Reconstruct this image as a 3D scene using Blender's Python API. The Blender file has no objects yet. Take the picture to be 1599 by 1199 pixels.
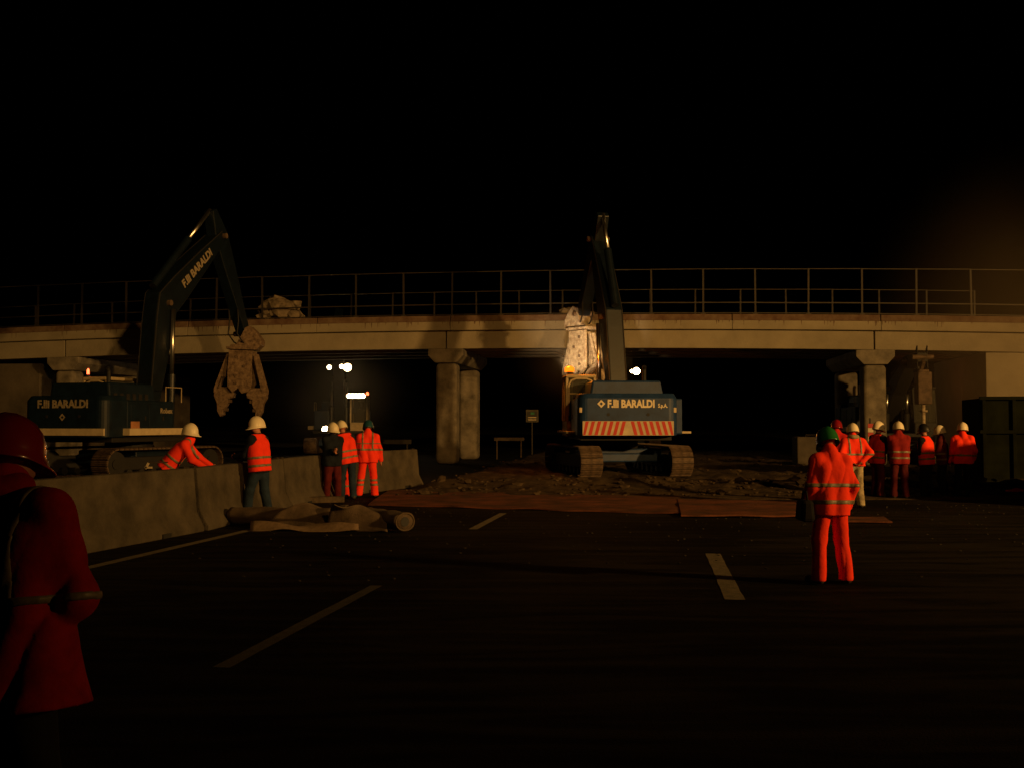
import bpy, bmesh, math, random
import numpy as np
from mathutils import Vector, Matrix, noise as mnoise

random.seed(7); np.random.seed(7)
R = math.radians
sc = bpy.context.scene
C = sc.collection
FPX, CX, CY, CAMZ = 1569.0, 799.5, 599.5, 1.8
PITCH = math.atan((660 - CY) / FPX)

# ---------------------------------------------------------------- camera, world, lamps, exposure
cam = bpy.data.cameras.new('camera'); camo = bpy.data.objects.new('camera', cam); C.objects.link(camo)
cam.sensor_width = 36; cam.lens = 36 * FPX / 1599.0
cam.clip_start = 0.05; cam.clip_end = 2000
camo.location = (0, 0, CAMZ); camo.rotation_euler = (R(90) + PITCH, 0, 0)
sc.camera = camo

w = bpy.data.worlds.new('World'); sc.world = w; w.use_nodes = True
nt = w.node_tree; nt.nodes.clear()
sky = nt.nodes.new('ShaderNodeTexSky'); sky.sky_type = 'NISHITA'; sky.sun_disc = False
sky.sun_elevation = R(-8); sky.sun_rotation = R(100)
bg = nt.nodes.new('ShaderNodeBackground'); bg.inputs[1].default_value = 0.04
wo = nt.nodes.new('ShaderNodeOutputWorld')
nt.links.new(sky.outputs[0], bg.inputs[0]); nt.links.new(bg.outputs[0], wo.inputs[0])

def spot(name, loc, target, power, color, angle, blend, radius=0.3):
    l = bpy.data.lights.new(name, 'SPOT'); l.energy = power; l.color = color
    l.spot_size = R(angle); l.spot_blend = blend; l.shadow_soft_size = radius
    o = bpy.data.objects.new(name, l); C.objects.link(o); o.location = loc
    d = Vector(target) - Vector(loc); o.rotation_euler = d.to_track_quat('-Z', 'Y').to_euler()
    return o
WARM = (1.0, 0.51, 0.13)
spot('site_floodlight', (31, 0.5, 9.2), (4, 39, 3.0), 60000, WARM, 109, 1.0, 0.6)
spot('bridge_floodlight', (14, -14, 15.0), (-12, 44, 22), 38000, (1.0, 0.50, 0.12), 72, 1.0, 0.5)

sc.view_settings.view_transform = 'Standard'; sc.view_settings.look = 'None'
sc.view_settings.exposure = -0.38; sc.view_settings.gamma = 1
sc.view_settings.use_curve_mapping = False
sc.cycles.max_bounces = 5; sc.cycles.volume_bounces = 1

# ---------------------------------------------------------------- pixel to place helpers
def W(px, py, d):
    u = (px - CX) / FPX; v = (CY - py) / FPX
    y = math.cos(PITCH) - v * math.sin(PITCH); z = math.sin(PITCH) + v * math.cos(PITCH)
    k = d / y
    return Vector((u * k, d, CAMZ + z * k))
def G(px, py, z=0.0):
    u = (px - CX) / FPX; v = (CY - py) / FPX
    y = math.cos(PITCH) - v * math.sin(PITCH); zz = math.sin(PITCH) + v * math.cos(PITCH)
    k = (z - CAMZ) / zz
    return Vector((u * k, y * k, z))

# ---------------------------------------------------------------- materials
def mat(name, col, rough=0.7, metal=0.0, var=0.25, scale=3.0, bump=0.0, bscale=40.0, col2=None, spec=0.5, coat=0.0, det=6.0):
    m = bpy.data.materials.new(name); m.use_nodes = True
    n = m.node_tree; b = n.nodes['Principled BSDF']
    b.inputs['Roughness'].default_value = rough; b.inputs['Metallic'].default_value = metal
    b.inputs['Specular IOR Level'].default_value = spec; b.inputs['Coat Weight'].default_value = coat
    tc = n.nodes.new('ShaderNodeTexCoord')
    nz = n.nodes.new('ShaderNodeTexNoise'); nz.inputs['Scale'].default_value = scale; nz.inputs['Detail'].default_value = det
    nz.inputs['Roughness'].default_value = 0.62
    n.links.new(tc.outputs['Object'], nz.inputs['Vector'])
    cr = n.nodes.new('ShaderNodeValToRGB')
    c2 = col2 if col2 else tuple(max(0, c * (1 - var * 1.6)) for c in col)
    cr.color_ramp.elements[0].position = 0.32; cr.color_ramp.elements[1].position = 0.68
    cr.color_ramp.elements[0].color = (*c2, 1); cr.color_ramp.elements[1].color = (*[min(1, c * (1 + var * 0.3)) for c in col], 1)
    n.links.new(nz.outputs['Fac'], cr.inputs[0]); n.links.new(cr.outputs[0], b.inputs['Base Color'])
    if bump:
        n2 = n.nodes.new('ShaderNodeTexNoise'); n2.inputs['Scale'].default_value = bscale; n2.inputs['Detail'].default_value = 5
        n.links.new(tc.outputs['Object'], n2.inputs['Vector'])
        bp = n.nodes.new('ShaderNodeBump'); bp.inputs['Strength'].default_value = bump; bp.inputs['Distance'].default_value = 0.02
        n.links.new(n2.outputs['Fac'], bp.inputs['Height']); n.links.new(bp.outputs[0], b.inputs['Normal'])
    return m
def emat(name, col, strength):
    m = bpy.data.materials.new(name); m.use_nodes = True
    b = m.node_tree.nodes['Principled BSDF']
    b.inputs['Base Color'].default_value = (0, 0, 0, 1); b.inputs['Emission Color'].default_value = (*col, 1)
    b.inputs['Emission Strength'].default_value = strength
    return m

M = {}
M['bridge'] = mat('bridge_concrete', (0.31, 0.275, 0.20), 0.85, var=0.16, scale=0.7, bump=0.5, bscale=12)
M['pier'] = mat('pier_concrete', (0.26, 0.23, 0.18), 0.9, var=0.4, scale=1.6, bump=0.6, bscale=9)
M['kerb'] = mat('rusty_kerb', (0.15, 0.105, 0.07), 0.9, var=0.5, scale=2.5, bump=0.6, bscale=15, col2=(0.09, 0.045, 0.03))
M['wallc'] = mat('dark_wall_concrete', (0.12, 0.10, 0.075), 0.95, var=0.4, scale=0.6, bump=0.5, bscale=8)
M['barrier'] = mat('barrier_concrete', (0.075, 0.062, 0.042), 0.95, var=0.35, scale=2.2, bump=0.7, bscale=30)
M['soil'] = mat('churned_soil', (0.085, 0.060, 0.036), 1.0, var=0.5, scale=2.6, bump=1.0, bscale=11, spec=0.1, det=12, col2=(0.022, 0.016, 0.010))
M['ground'] = mat('dark_ground', (0.035, 0.03, 0.022), 1.0, var=0.4, scale=0.5, bump=0.6, bscale=8)
M['mat'] = mat('red_brown_mat', (0.17, 0.058, 0.030), 0.95, spec=0.15, col2=(0.045, 0.026, 0.016), scale=1.4, bump=0.5, bscale=24)
M['felt'] = mat('brown_felt', (0.115, 0.080, 0.050), 0.95, var=0.35, scale=4, bump=0.6, bscale=60)
M['feltlight'] = mat('felt_core', (0.22, 0.15, 0.09), 0.9, scale=12)
M['paintline'] = mat('worn_road_paint', (0.15, 0.125, 0.08), 0.85, var=0.6, scale=9, bump=0.4, bscale=90, col2=(0.08, 0.07, 0.045))
M['paintshade'] = mat('shaded_line_paint', (0.045, 0.04, 0.026), 0.9, var=0.6, scale=9, bump=0.4, bscale=90, col2=(0.02, 0.018, 0.012))  # darker line paint for the near dash, lamp falloff put into the colour
M['galv'] = mat('dull_galvanised_steel', (0.034, 0.028, 0.019), 0.6, metal=0.3, var=0.3, scale=4)
M['blue'] = mat('blue_machine_paint', (0.016, 0.046, 0.135), 0.45, var=0.25, scale=3, bump=0.08, bscale=20, spec=0.35)
M['bluedark'] = mat('dark_blue_arm_paint', (0.004, 0.010, 0.018), 0.42, var=0.3, scale=3, bump=0.1, bscale=20)
M['bluenavy'] = mat('dark_navy_machine_paint', (0.006, 0.016, 0.032), 0.5, var=0.3, scale=3, bump=0.1, bscale=20, spec=0.25)  # darker navy than the central machine's blue
M['whitedim'] = mat('dull_lettering', (0.36, 0.30, 0.20), 0.7, var=0.3, scale=9)  # duller copy of the white lettering colour
M['cream'] = mat('cream_band_paint', (0.60, 0.50, 0.32), 0.6, var=0.15, scale=4)
M['white'] = mat('white_lettering', (0.75, 0.66, 0.48), 0.6, var=0.05)
M['red'] = mat('red_stripe_paint', (0.55, 0.03, 0.02), 0.6, var=0.1)
M['steel'] = mat('worn_track_steel', (0.15, 0.10, 0.065), 0.75, metal=0.2, var=0.45, scale=6, bump=0.5, bscale=25)
M['black'] = mat('black_rubber', (0.012, 0.012, 0.012), 0.7, var=0.2)
M['chrome'] = mat('chrome_rod', (0.9, 0.9, 0.88), 0.30, metal=1.0, var=0.02)
M['rust'] = mat('rusty_tool_steel', (0.25, 0.175, 0.11), 0.8, metal=0.1, scale=7, bump=0.8, bscale=18, col2=(0.07, 0.042, 0.026), det=10)
M['creamtool'] = mat('pale_tool_paint', (0.58, 0.50, 0.36), 0.8, scale=7, bump=0.8, bscale=16, col2=(0.20, 0.13, 0.075), det=10)
M['cabpaint'] = mat('cream_cab_paint', (0.50, 0.40, 0.24), 0.5, var=0.15, scale=5)
M['glass'] = mat('dark_cab_glass', (0.02, 0.022, 0.022), 0.08, var=0.05, spec=0.6)
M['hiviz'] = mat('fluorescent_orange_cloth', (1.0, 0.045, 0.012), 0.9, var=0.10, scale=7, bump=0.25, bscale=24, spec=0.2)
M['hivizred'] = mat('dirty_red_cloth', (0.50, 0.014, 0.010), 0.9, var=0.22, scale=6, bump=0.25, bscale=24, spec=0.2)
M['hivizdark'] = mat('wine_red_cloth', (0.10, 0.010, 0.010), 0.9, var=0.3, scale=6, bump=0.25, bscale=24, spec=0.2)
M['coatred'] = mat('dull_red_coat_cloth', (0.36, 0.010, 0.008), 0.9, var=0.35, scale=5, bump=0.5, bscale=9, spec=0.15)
M['wine'] = mat('shaded_red_cloth', (0.26, 0.014, 0.012), 0.9, var=0.25, scale=6, bump=0.25, bscale=24, spec=0.2)  # red cloth darkened in its colour to stand for shade on one jacket
M['navy'] = mat('navy_cloth', (0.010, 0.014, 0.024), 0.9, var=0.3, scale=6, bump=0.4, bscale=50, spec=0.2)
M['jeans'] = mat('blue_work_trousers', (0.018, 0.034, 0.062), 0.9, var=0.3, scale=6, bump=0.4, bscale=50, spec=0.2)
M['blackcloth'] = mat('black_cloth', (0.010, 0.010, 0.011), 0.9, var=0.3, scale=6, spec=0.2)
M['pale'] = mat('pale_dusty_cloth', (0.42, 0.35, 0.22), 0.9, var=0.4, scale=7, bump=0.4, bscale=50, spec=0.2)
M['band'] = mat('grey_reflective_tape', (0.21, 0.17, 0.10), 0.5, var=0.3, scale=14)
M['skin'] = mat('skin', (0.42, 0.17, 0.10), 0.6, var=0.15, scale=9)
M['hwhite'] = mat('white_helmet_plastic', (0.78, 0.70, 0.52), 0.35, var=0.08, scale=5)
M['hgreen'] = mat('green_helmet_plastic', (0.02, 0.16, 0.035), 0.25, var=0.08, scale=5, coat=0.3)
M['hred'] = mat('red_helmet_plastic', (0.20, 0.008, 0.010), 0.22, var=0.08, scale=5, coat=0.3)
M['hblue'] = mat('dark_teal_helmet_plastic', (0.012, 0.06, 0.08), 0.3, var=0.08, scale=5, coat=0.3)
M['hblack'] = mat('black_helmet_plastic', (0.012, 0.012, 0.013), 0.4, var=0.1, scale=5)
M['boot'] = mat('dark_boot_leather', (0.04, 0.028, 0.018), 0.7, var=0.3, scale=9)
M['rubble'] = mat('broken_concrete', (0.24, 0.19, 0.13), 0.95, var=0.4, scale=3, bump=0.7, bscale=15)
M['container'] = mat('green_container_paint', (0.010, 0.012, 0.005), 0.9, spec=0.05, var=0.4, scale=1.2, bump=0.2, bscale=10)
M['wood'] = mat('dull_timber', (0.08, 0.055, 0.03), 0.85, var=0.4, scale=8)
M['lamp'] = emat('work_lamp_glow', (1.0, 0.70, 0.34), 60)
M['lampdim'] = emat('small_lamp_glow', (1.0, 0.72, 0.42), 18)
M['amber'] = emat('amber_beacon_glow', (1.0, 0.17, 0.004), 3.0)
M['redlamp'] = emat('red_lamp_glow', (1.0, 0.10, 0.03), 8)

# road material: dark asphalt with long muddy tyre sweeps
def road_mat():
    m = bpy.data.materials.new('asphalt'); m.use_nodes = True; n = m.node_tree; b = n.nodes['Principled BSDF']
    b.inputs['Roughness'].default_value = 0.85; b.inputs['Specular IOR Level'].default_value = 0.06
    tc = n.nodes.new('ShaderNodeTexCoord'); L = n.links.new
    big = n.nodes.new('ShaderNodeTexNoise'); big.inputs['Scale'].default_value = 0.22; big.inputs['Detail'].default_value = 8
    L(tc.outputs['Object'], big.inputs['Vector'])
    mp = n.nodes.new('ShaderNodeMapping'); mp.inputs['Rotation'].default_value = (0, 0, R(-12)); mp.inputs['Scale'].default_value = (0.35, 2.2, 1)
    L(tc.outputs['Object'], mp.inputs[0])
    st = n.nodes.new('ShaderNodeTexNoise'); st.inputs['Scale'].default_value = 1.0; st.inputs['Detail'].default_value = 9; st.inputs['Distortion'].default_value = 1.6
    L(mp.outputs[0], st.inputs['Vector'])
    mx = n.nodes.new('ShaderNodeMath'); mx.operation = 'MULTIPLY'; L(big.outputs['Fac'], mx.inputs[0]); L(st.outputs['Fac'], mx.inputs[1])
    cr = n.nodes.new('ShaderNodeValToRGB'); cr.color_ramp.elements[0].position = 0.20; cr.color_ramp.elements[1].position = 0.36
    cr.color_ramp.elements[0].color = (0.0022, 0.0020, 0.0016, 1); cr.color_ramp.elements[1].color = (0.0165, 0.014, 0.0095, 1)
    sp = n.nodes.new('ShaderNodeTexNoise'); sp.inputs['Scale'].default_value = 7; sp.inputs['Detail'].default_value = 10; sp.inputs['Roughness'].default_value = 0.8
    L(tc.outputs['Object'], sp.inputs['Vector'])
    wv = n.nodes.new('ShaderNodeTexWave'); wv.wave_type = 'RINGS'; wv.inputs['Scale'].default_value = 0.55; wv.inputs['Distortion'].default_value = 3.5; wv.inputs['Detail'].default_value = 3; wv.inputs['Detail Scale'].default_value = 0.6
    mp2 = n.nodes.new('ShaderNodeMapping'); mp2.inputs['Location'].default_value = (-14, -9, 0); L(tc.outputs['Object'], mp2.inputs[0]); L(mp2.outputs[0], wv.inputs['Vector'])
    a1 = n.nodes.new('ShaderNodeMath'); a1.operation = 'MULTIPLY_ADD'; a1.inputs[1].default_value = 0.16; L(sp.outputs['Fac'], a1.inputs[0]); L(mx.outputs[0], a1.inputs[2])
    pw = n.nodes.new('ShaderNodeMath'); pw.operation = 'POWER'; pw.inputs[1].default_value = 5; L(wv.outputs['Fac'], pw.inputs[0])
    a2 = n.nodes.new('ShaderNodeMath'); a2.operation = 'MULTIPLY_ADD'; a2.inputs[1].default_value = 0.05; L(pw.outputs[0], a2.inputs[0]); L(a1.outputs[0], a2.inputs[2])
    sb2 = n.nodes.new('ShaderNodeMath'); sb2.operation = 'SUBTRACT'; sb2.inputs[1].default_value = 0.075; L(a2.outputs[0], sb2.inputs[0])
    L(sb2.outputs[0], cr.inputs[0]); L(cr.outputs[0], b.inputs['Base Color'])
    fn = n.nodes.new('ShaderNodeTexNoise'); fn.inputs['Scale'].default_value = 55; fn.inputs['Detail'].default_value = 4
    L(tc.outputs['Object'], fn.inputs['Vector'])
    bp = n.nodes.new('ShaderNodeBump'); bp.inputs['Strength'].default_value = 0.5; bp.inputs['Distance'].default_value = 0.012
    L(fn.outputs['Fac'], bp.inputs['Height']); L(bp.outputs[0], b.inputs['Normal'])
    return m
M['road'] = road_mat()

# ---------------------------------------------------------------- mesh builders
class MB:
    def __init__(s): s.v = []; s.f = []
    def add(s, vs, fs, T=None):
        k = len(s.v)
        s.v += [tuple(T @ Vector(v)) if T is not None else tuple(v) for v in vs]
        s.f += [tuple(i + k for i in f) for f in fs]
        return s
    def box(s, c, d, T=None, taper=(1, 1)):
        x, y, z = d[0] / 2, d[1] / 2, d[2] / 2; tx, ty = taper
        vs = [(c[0] + a * x * (tx if e > 0 else 1), c[1] + b * y * (ty if e > 0 else 1), c[2] + e * z) for e in (-1, 1) for a, b in ((-1, -1), (1, -1), (1, 1), (-1, 1))]
        return s.add(vs, [(3, 2, 1, 0), (4, 5, 6, 7), (0, 1, 5, 4), (1, 2, 6, 5), (2, 3, 7, 6), (3, 0, 4, 7)], T)
    def bar(s, a, b, wd, dp=None, T=None):
        dp = dp or wd; a = Vector(a); b = Vector(b); L = (b - a).length
        q = (b - a).to_track_quat('Z', 'Y').to_matrix().to_4x4()
        TT = Matrix.Translation((a + b) / 2) @ q
        if T is not None: TT = T @ TT
        return s.box((0, 0, 0), (wd, dp, L), TT)
    def tube(s, pts, r, n=10, T=None, cap=True):
        pts = [Vector(p) for p in pts]; rs = r if isinstance(r, (list, tuple)) else [r] * len(pts)
        vs = []; fs = []; up = None
        for i, p in enumerate(pts):
            t = (pts[min(i + 1, len(pts) - 1)] - pts[max(i - 1, 0)]).normalized()
            if up is None: up = t.orthogonal().normalized()
            up = (up - t * up.dot(t)).normalized(); sd = t.cross(up)
            for k in range(n):
                a = 2 * math.pi * k / n
                vs.append(p + (up * math.cos(a) + sd * math.sin(a)) * rs[i])
        for i in range(len(pts) - 1):
            for k in range(n):
                a = i * n + k; b = i * n + (k + 1) % n
                fs.append((a, b, b + n, a + n))
        if cap:
            fs.append(tuple(reversed(range(n)))); fs.append(tuple(range((len(pts) - 1) * n, len(pts) * n)))
        return s.add(vs, fs, T)
    def prism(s, poly, y0, y1, T=None):          # polygon in local (x,z), extruded along y
        n = len(poly)
        vs = [(p[0], y0, p[1]) for p in poly] + [(p[0], y1, p[1]) for p in poly]
        fs = [tuple(range(n)), tuple(reversed(range(n, 2 * n)))] + [(i, i + n, (i + 1) % n + n, (i + 1) % n) for i in range(n)]
        return s.add(vs, fs, T)
    def obj(s, name, m, parent=None, smooth=False, bevel=0.0, T=None, seg=2):
        me = bpy.data.meshes.new(name)
        me.from_pydata(s.v if T is None else [tuple(T @ Vector(v)) for v in s.v], [], s.f); me.update()
        bm = bmesh.new(); bm.from_mesh(me); bmesh.ops.recalc_face_normals(bm, faces=bm.faces); bm.to_mesh(me); bm.free()
        me.materials.append(m)
        if smooth: me.polygons.foreach_set('use_smooth', [True] * len(me.polygons))
        o = bpy.data.objects.new(name, me); C.objects.link(o)
        if parent: o.parent = parent
        if bevel:
            b = o.modifiers.new('bevel', 'BEVEL'); b.width = bevel; b.segments = seg; b.limit_method = 'ANGLE'
            if smooth is False: me.polygons.foreach_set('use_smooth', [False] * len(me.polygons))
        return o
def tag(o, label, cat, group=None, kind=None):
    if label: o['label'] = label
    if cat: o['category'] = cat
    if group: o['group'] = group
    if kind: o['kind'] = kind
    return o
def empty(name, loc=(0, 0, 0), rz=0):
    o = bpy.data.objects.new(name, None); C.objects.link(o); o.location = loc; o.rotation_euler = (0, 0, rz)
    o.empty_display_size = 0.3
    return o
def linked(name, me, parent, T, m=None):
    o = bpy.data.objects.new(name, me); C.objects.link(o); o.parent = parent; o.matrix_local = T
    return o
def text_obj(name, body, size, m, parent, T, off=0.012, space=1.0, ext=0.004):
    cu = bpy.data.curves.new(name, 'FONT'); cu.body = body; cu.size = size; cu.offset = off; cu.extrude = ext
    cu.align_x = 'CENTER'; cu.align_y = 'CENTER'; cu.space_character = space; cu.resolution_u = 3
    t = bpy.data.objects.new(name, cu); C.objects.link(t)
    bpy.context.view_layer.update()
    me = bpy.data.meshes.new_from_object(t.evaluated_get(bpy.context.evaluated_depsgraph_get()))
    bpy.data.objects.remove(t)
    me.materials.clear(); me.materials.append(m)
    o = bpy.data.objects.new(name, me); C.objects.link(o); o.parent = parent; o.matrix_local = T
    return o
def chunk(mb, c, r, seed, sq=(1, 1, 1), sub=2):
    bm = bmesh.new(); bmesh.ops.create_icosphere(bm, subdivisions=sub, radius=1)
    for v in bm.verts:
        k = 1 + 0.55 * mnoise.noise(v.co * 1.3 + Vector((seed, seed * 2.1, 0))) + 0.2 * mnoise.noise(v.co * 4 + Vector((0, seed, 0)))
        v.co = Vector((v.co.x * sq[0], v.co.y * sq[1], v.co.z * sq[2])) * k * r + Vector(c)
    bm.verts.index_update()
    mb.add([tuple(v.co) for v in bm.verts], [tuple(x.index for x in f.verts) for f in bm.faces]); bm.free()

# ---------------------------------------------------------------- signed distance figures (surface nets)
def surface_nets(fn, lo, hi, h):
    lo = np.array(lo, float); hi = np.array(hi, float)
    n = np.maximum(((hi - lo) / h).astype(int) + 2, 4)
    ax = [lo[i] + h * np.arange(n[i]) for i in range(3)]
    X, Y, Z = np.meshgrid(*ax, indexing='ij')
    F = fn(X, Y, Z)
    S = F < 0
    cn = n - 1
    c8 = [S[i:i + cn[0], j:j + cn[1], k:k + cn[2]] for i in (0, 1) for j in (0, 1) for k in (0, 1)]
    anyi = np.zeros(cn, bool); alli = np.ones(cn, bool)
    for c in c8: anyi |= c; alli &= c
    mask = anyi & ~alli
    idx = -np.ones(cn, int); cells = np.argwhere(mask); idx[mask] = np.arange(len(cells))
    acc = np.zeros((len(cells), 3)); cnt = np.zeros(len(cells))
    I, J, K = cells.T
    for a in range(3):
        o1, o2 = [(1, 2), (0, 2), (0, 1)][a]
        for u in (0, 1):
            for v in (0, 1):
                p = [0, 0, 0]; p[o1] = u; p[o2] = v; q = list(p); q[a] = 1
                f0 = F[I + p[0], J + p[1], K + p[2]]; f1 = F[I + q[0], J + q[1], K + q[2]]
                cr = (f0 < 0) != (f1 < 0)
                t = np.where(cr, f0 / np.where(cr, f0 - f1, 1), 0)
                pos = np.tile(np.array(p, float), (len(cells), 1)); pos[:, a] += t
                acc[cr] += pos[cr]; cnt[cr] += 1
    V = lo + h * (cells + acc / cnt[:, None])
    faces = []
    for a in range(3):
        o1, o2 = [(1, 2), (2, 0), (0, 1)][a]
        sl0 = [slice(1, -1)] * 3; sl1 = [slice(1, -1)] * 3
        sl0[a] = slice(0, cn[a]); sl1[a] = slice(1, cn[a] + 1)
        s0 = S[tuple(sl0)]; s1 = S[tuple(sl1)]
        e = np.argwhere(s0 != s1)
        if not len(e): continue
        inside = s0[tuple(e.T)]
        base = e.copy(); base[:, o1] += 1; base[:, o2] += 1
        def g(d1, d2):
            q = base.copy(); q[:, o1] += d1; q[:, o2] += d2
            return idx[tuple(q.T)]
        quad = np.stack([g(-1, -1), g(0, -1), g(0, 0), g(-1, 0)], 1)
        quad[~inside] = quad[~inside][:, ::-1]
        faces.append(quad)
    return V, np.concatenate(faces)
def rcone(a, b, r1, r2):
    a = np.array(a, float); b = np.array(b, float); ba = b - a; L2 = max(ba @ ba, 1e-9)
    def f(X, Y, Z):
        t = np.clip(((X - a[0]) * ba[0] + (Y - a[1]) * ba[1] + (Z - a[2]) * ba[2]) / L2, 0, 1)
        return np.sqrt((X - a[0] - t * ba[0]) ** 2 + (Y - a[1] - t * ba[1]) ** 2 + (Z - a[2] - t * ba[2]) ** 2) - (r1 + (r2 - r1) * t)
    return f
def ell(c, r, M3=None):
    c = np.array(c, float); rm = min(r)
    A = np.array(M3) if M3 is not None else np.eye(3)     # rows: local axes
    def f(X, Y, Z):
        dx, dy, dz = X - c[0], Y - c[1], Z - c[2]
        l = [A[i][0] * dx + A[i][1] * dy + A[i][2] * dz for i in range(3)]
        return (np.sqrt((l[0] / r[0]) ** 2 + (l[1] / r[1]) ** 2 + (l[2] / r[2]) ** 2) - 1) * rm
    return f
def su(fs, k):
    def f(X, Y, Z):
        d = fs[0](X, Y, Z)
        for g in fs[1:]:
            e = g(X, Y, Z); h = np.clip(0.5 + 0.5 * (e - d) / k, 0, 1)
            d = e * (1 - h) + d * h - k * h * (1 - h)
        return d
    return f
def mesh_np(parts, name, m, parent):
    vs = []; fs = []; k = 0
    for V, Fq in parts:
        vs.append(V); fs.append(Fq + k); k += len(V)
    V = np.concatenate(vs); Fq = np.concatenate(fs)
    me = bpy.data.meshes.new(name)
    me.vertices.add(len(V)); me.vertices.foreach_set('co', V.astype(np.float32).ravel())
    me.loops.add(Fq.size); me.loops.foreach_set('vertex_index', Fq.astype(np.int32).ravel())
    me.polygons.add(len(Fq)); me.polygons.foreach_set('loop_start', np.arange(0, Fq.size, 4, dtype=np.int32))
    me.polygons.foreach_set('use_smooth', np.ones(len(Fq), bool))
    me.update(calc_edges=True); me.validate()
    me.materials.append(m)
    o = bpy.data.objects.new(name, me); C.objects.link(o); o.parent = parent
    return o

def ik(S, T, l1, l2, pole):
    S = np.array(S, float); T = np.array(T, float); d = T - S; L = np.linalg.norm(d)
    if L > (l1 + l2) * 0.995: T = S + d / L * (l1 + l2) * 0.995; d = T - S; L = np.linalg.norm(d)
    a = (l1 * l1 - l2 * l2 + L * L) / (2 * L); hh = math.sqrt(max(l1 * l1 - a * a, 0)); u = d / L
    p = np.array(pole, float); p = p - u * (p @ u); p = p / (np.linalg.norm(p) + 1e-9)
    return S + u * a + p * hh, T

def person(px, py, label, H=1.76, face=0.0, lean=4, side=0, head_yaw=0, head_pitch=10, hl=None, hr=None, feet=None,
           jacket='hiviz', vest=False, sleeve='navy', trousers='jeans', helmet='hwhite', hem=0.80, bands=((1.08, 0.05), (0.94, 0.05)),
           legbands=(), shoulder_straps=True, hood=None, gloves=None, h=0.016, group='workers in hi-vis clothing', pos=None, zoff=0.0,
           pole=((-0.3, -1, -0.2), (0.3, -1, -0.2)), seed=0, wr=1.0, wide=1.0, flare=0.0, hs=1.0):
    base = G(px, py) if pos is None else Vector(pos)
    root = empty('person', (base.x, base.y, base.z + zoff), R(face))
    tag(root, label, 'worker', group)
    s = H / 1.76
    lr, sr = R(lean), R(side)
    U = np.array([math.sin(sr), math.sin(lr) * math.cos(sr), math.cos(lr) * math.cos(sr)])
    Rt = np.array([math.cos(sr), 0, -math.sin(sr)])
    Fw = np.cross(U, Rt)
    P = np.array([0, -0.25 * math.sin(lr), 0.93]) 
    feet = feet or ((-0.13, 0.03), (0.13, -0.02))
    Cc = P + U * 0.36; Nk = P + U * 0.56; shw = 0.175 * (0.6 + 0.4 * wide); SL = P + U * 0.465 - Rt * shw; SR_ = P + U * 0.465 + Rt * shw
    hyaw, hp = R(head_yaw), R(head_pitch)
    hU = np.array([U[0], math.sin(lr * 0.6 + hp), math.cos(lr * 0.6 + hp)]); hU /= np.linalg.norm(hU)
    Hc = Nk + hU * 0.135
    hF0 = np.array([0, math.cos(lr * 0.6 + hp), -math.sin(lr * 0.6 + hp)])
    hR0 = np.array([1, 0, 0]); 
    hF = hF0 * math.cos(hyaw) + hR0 * math.sin(hyaw); hR = np.cross(hF, hU); hR /= np.linalg.norm(hR)
    HM = [hR, hF, hU]
    tl = np.array(hl) if hl is not None else SL + np.array([-0.10, 0.08, -0.56])
    tr = np.array(hr) if hr is not None else SR_ + np.array([0.10, 0.08, -0.56])
    EL, WL = ik(SL, tl, 0.30, 0.27, pole[0]); ER, WR = ik(SR_, tr, 0.30, 0.27, pole[1])
    legs = []
    for sx, ft in ((-1, feet[0]), (1, feet[1])):
        Hj = P + np.array([sx * 0.09, 0, -0.02]); An = np.array([ft[0], ft[1] - 0.03, 0.09])
        Kn, An = ik(Hj, An, 0.415, 0.412, (sx * 0.08, 1, 0))
        legs.append((Hj, Kn, An))
    rs = np.random.RandomState(seed + 11); ph = rs.rand(8) * 6
    def wrinkle(X, Y, Z, A=0.006):
        w1 = (2.0 * np.abs(np.sin(19 * X + 1.6 * np.sin(5.5 * Z + ph[0]) + 5 * Y + ph[1])) ** 0.6 - 1.3) * -np.clip(0.8 + 0.8 * np.sin(5.5 * Z + ph[6]), 0.1, 1.6)
        w2 = np.sin(30 * Z + 16 * X * np.sin(3 * Z + ph[7]) + 12 * Y + ph[3]) * np.clip(np.sin(5 * Z + 4 * X + ph[2]), 0, 1)
        w3 = np.sin(17 * Z - 30 * X + 14 * Y + ph[4])
        return A * wr * (0.9 * w1 + 0.5 * w2 + 0.35 * w3)
    def torso(g, flare=0.0):
        wq = wide
        return [rcone(P + Rt * 0.075 * wq - U * 0.05, Cc + Rt * 0.095 * wq, 0.105 + g + flare, 0.108 + g),
                rcone(P - Rt * 0.075 * wq - U * 0.05, Cc - Rt * 0.095 * wq, 0.105 + g + flare, 0.108 + g),
                rcone(SL, Nk - U * 0.02, 0.055 + g * 0.8, 0.052 + g * 0.5), rcone(SR_, Nk - U * 0.02, 0.055 + g * 0.8, 0.052 + g * 0.5), rcone(Cc, Nk - U * 0.04, 0.105 + g, 0.062 + g * 0.6)]
    def arm(Sx, E, Wr, g, g2):
        return [rcone(Sx, E, 0.056 + g, 0.042 + g), rcone(E, Wr, 0.043 + g, 0.03 + g2)]
    arms = arm(SL, EL, WL, 0, 0) + arm(SR_, ER, WR, 0, 0)
    bfs = torso(-0.01) + arms + [rcone(Nk - U * 0.05, Hc - hU * 0.05, 0.06, 0.055)]
    for Hj, Kn, An in legs: bfs += [rcone(Hj, Kn, 0.085, 0.058), rcone(Kn, An, 0.057, 0.04)]
    body = su(bfs, 0.04)
    allp = np.array([P, Cc, Nk, Hc, SL, SR_, EL, ER, WL, WR] + [q for l in legs for q in l])
    lo = allp.min(0) - 0.24; hi = allp.max(0) + 0.24
    parts = [surface_nets(body, lo, hi, max(h, 0.02))]
    # head, with jaw, nose, ears, brow
    hm = lambda x, y, z: Hc + hR * x + hF * y + hU * z
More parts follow.
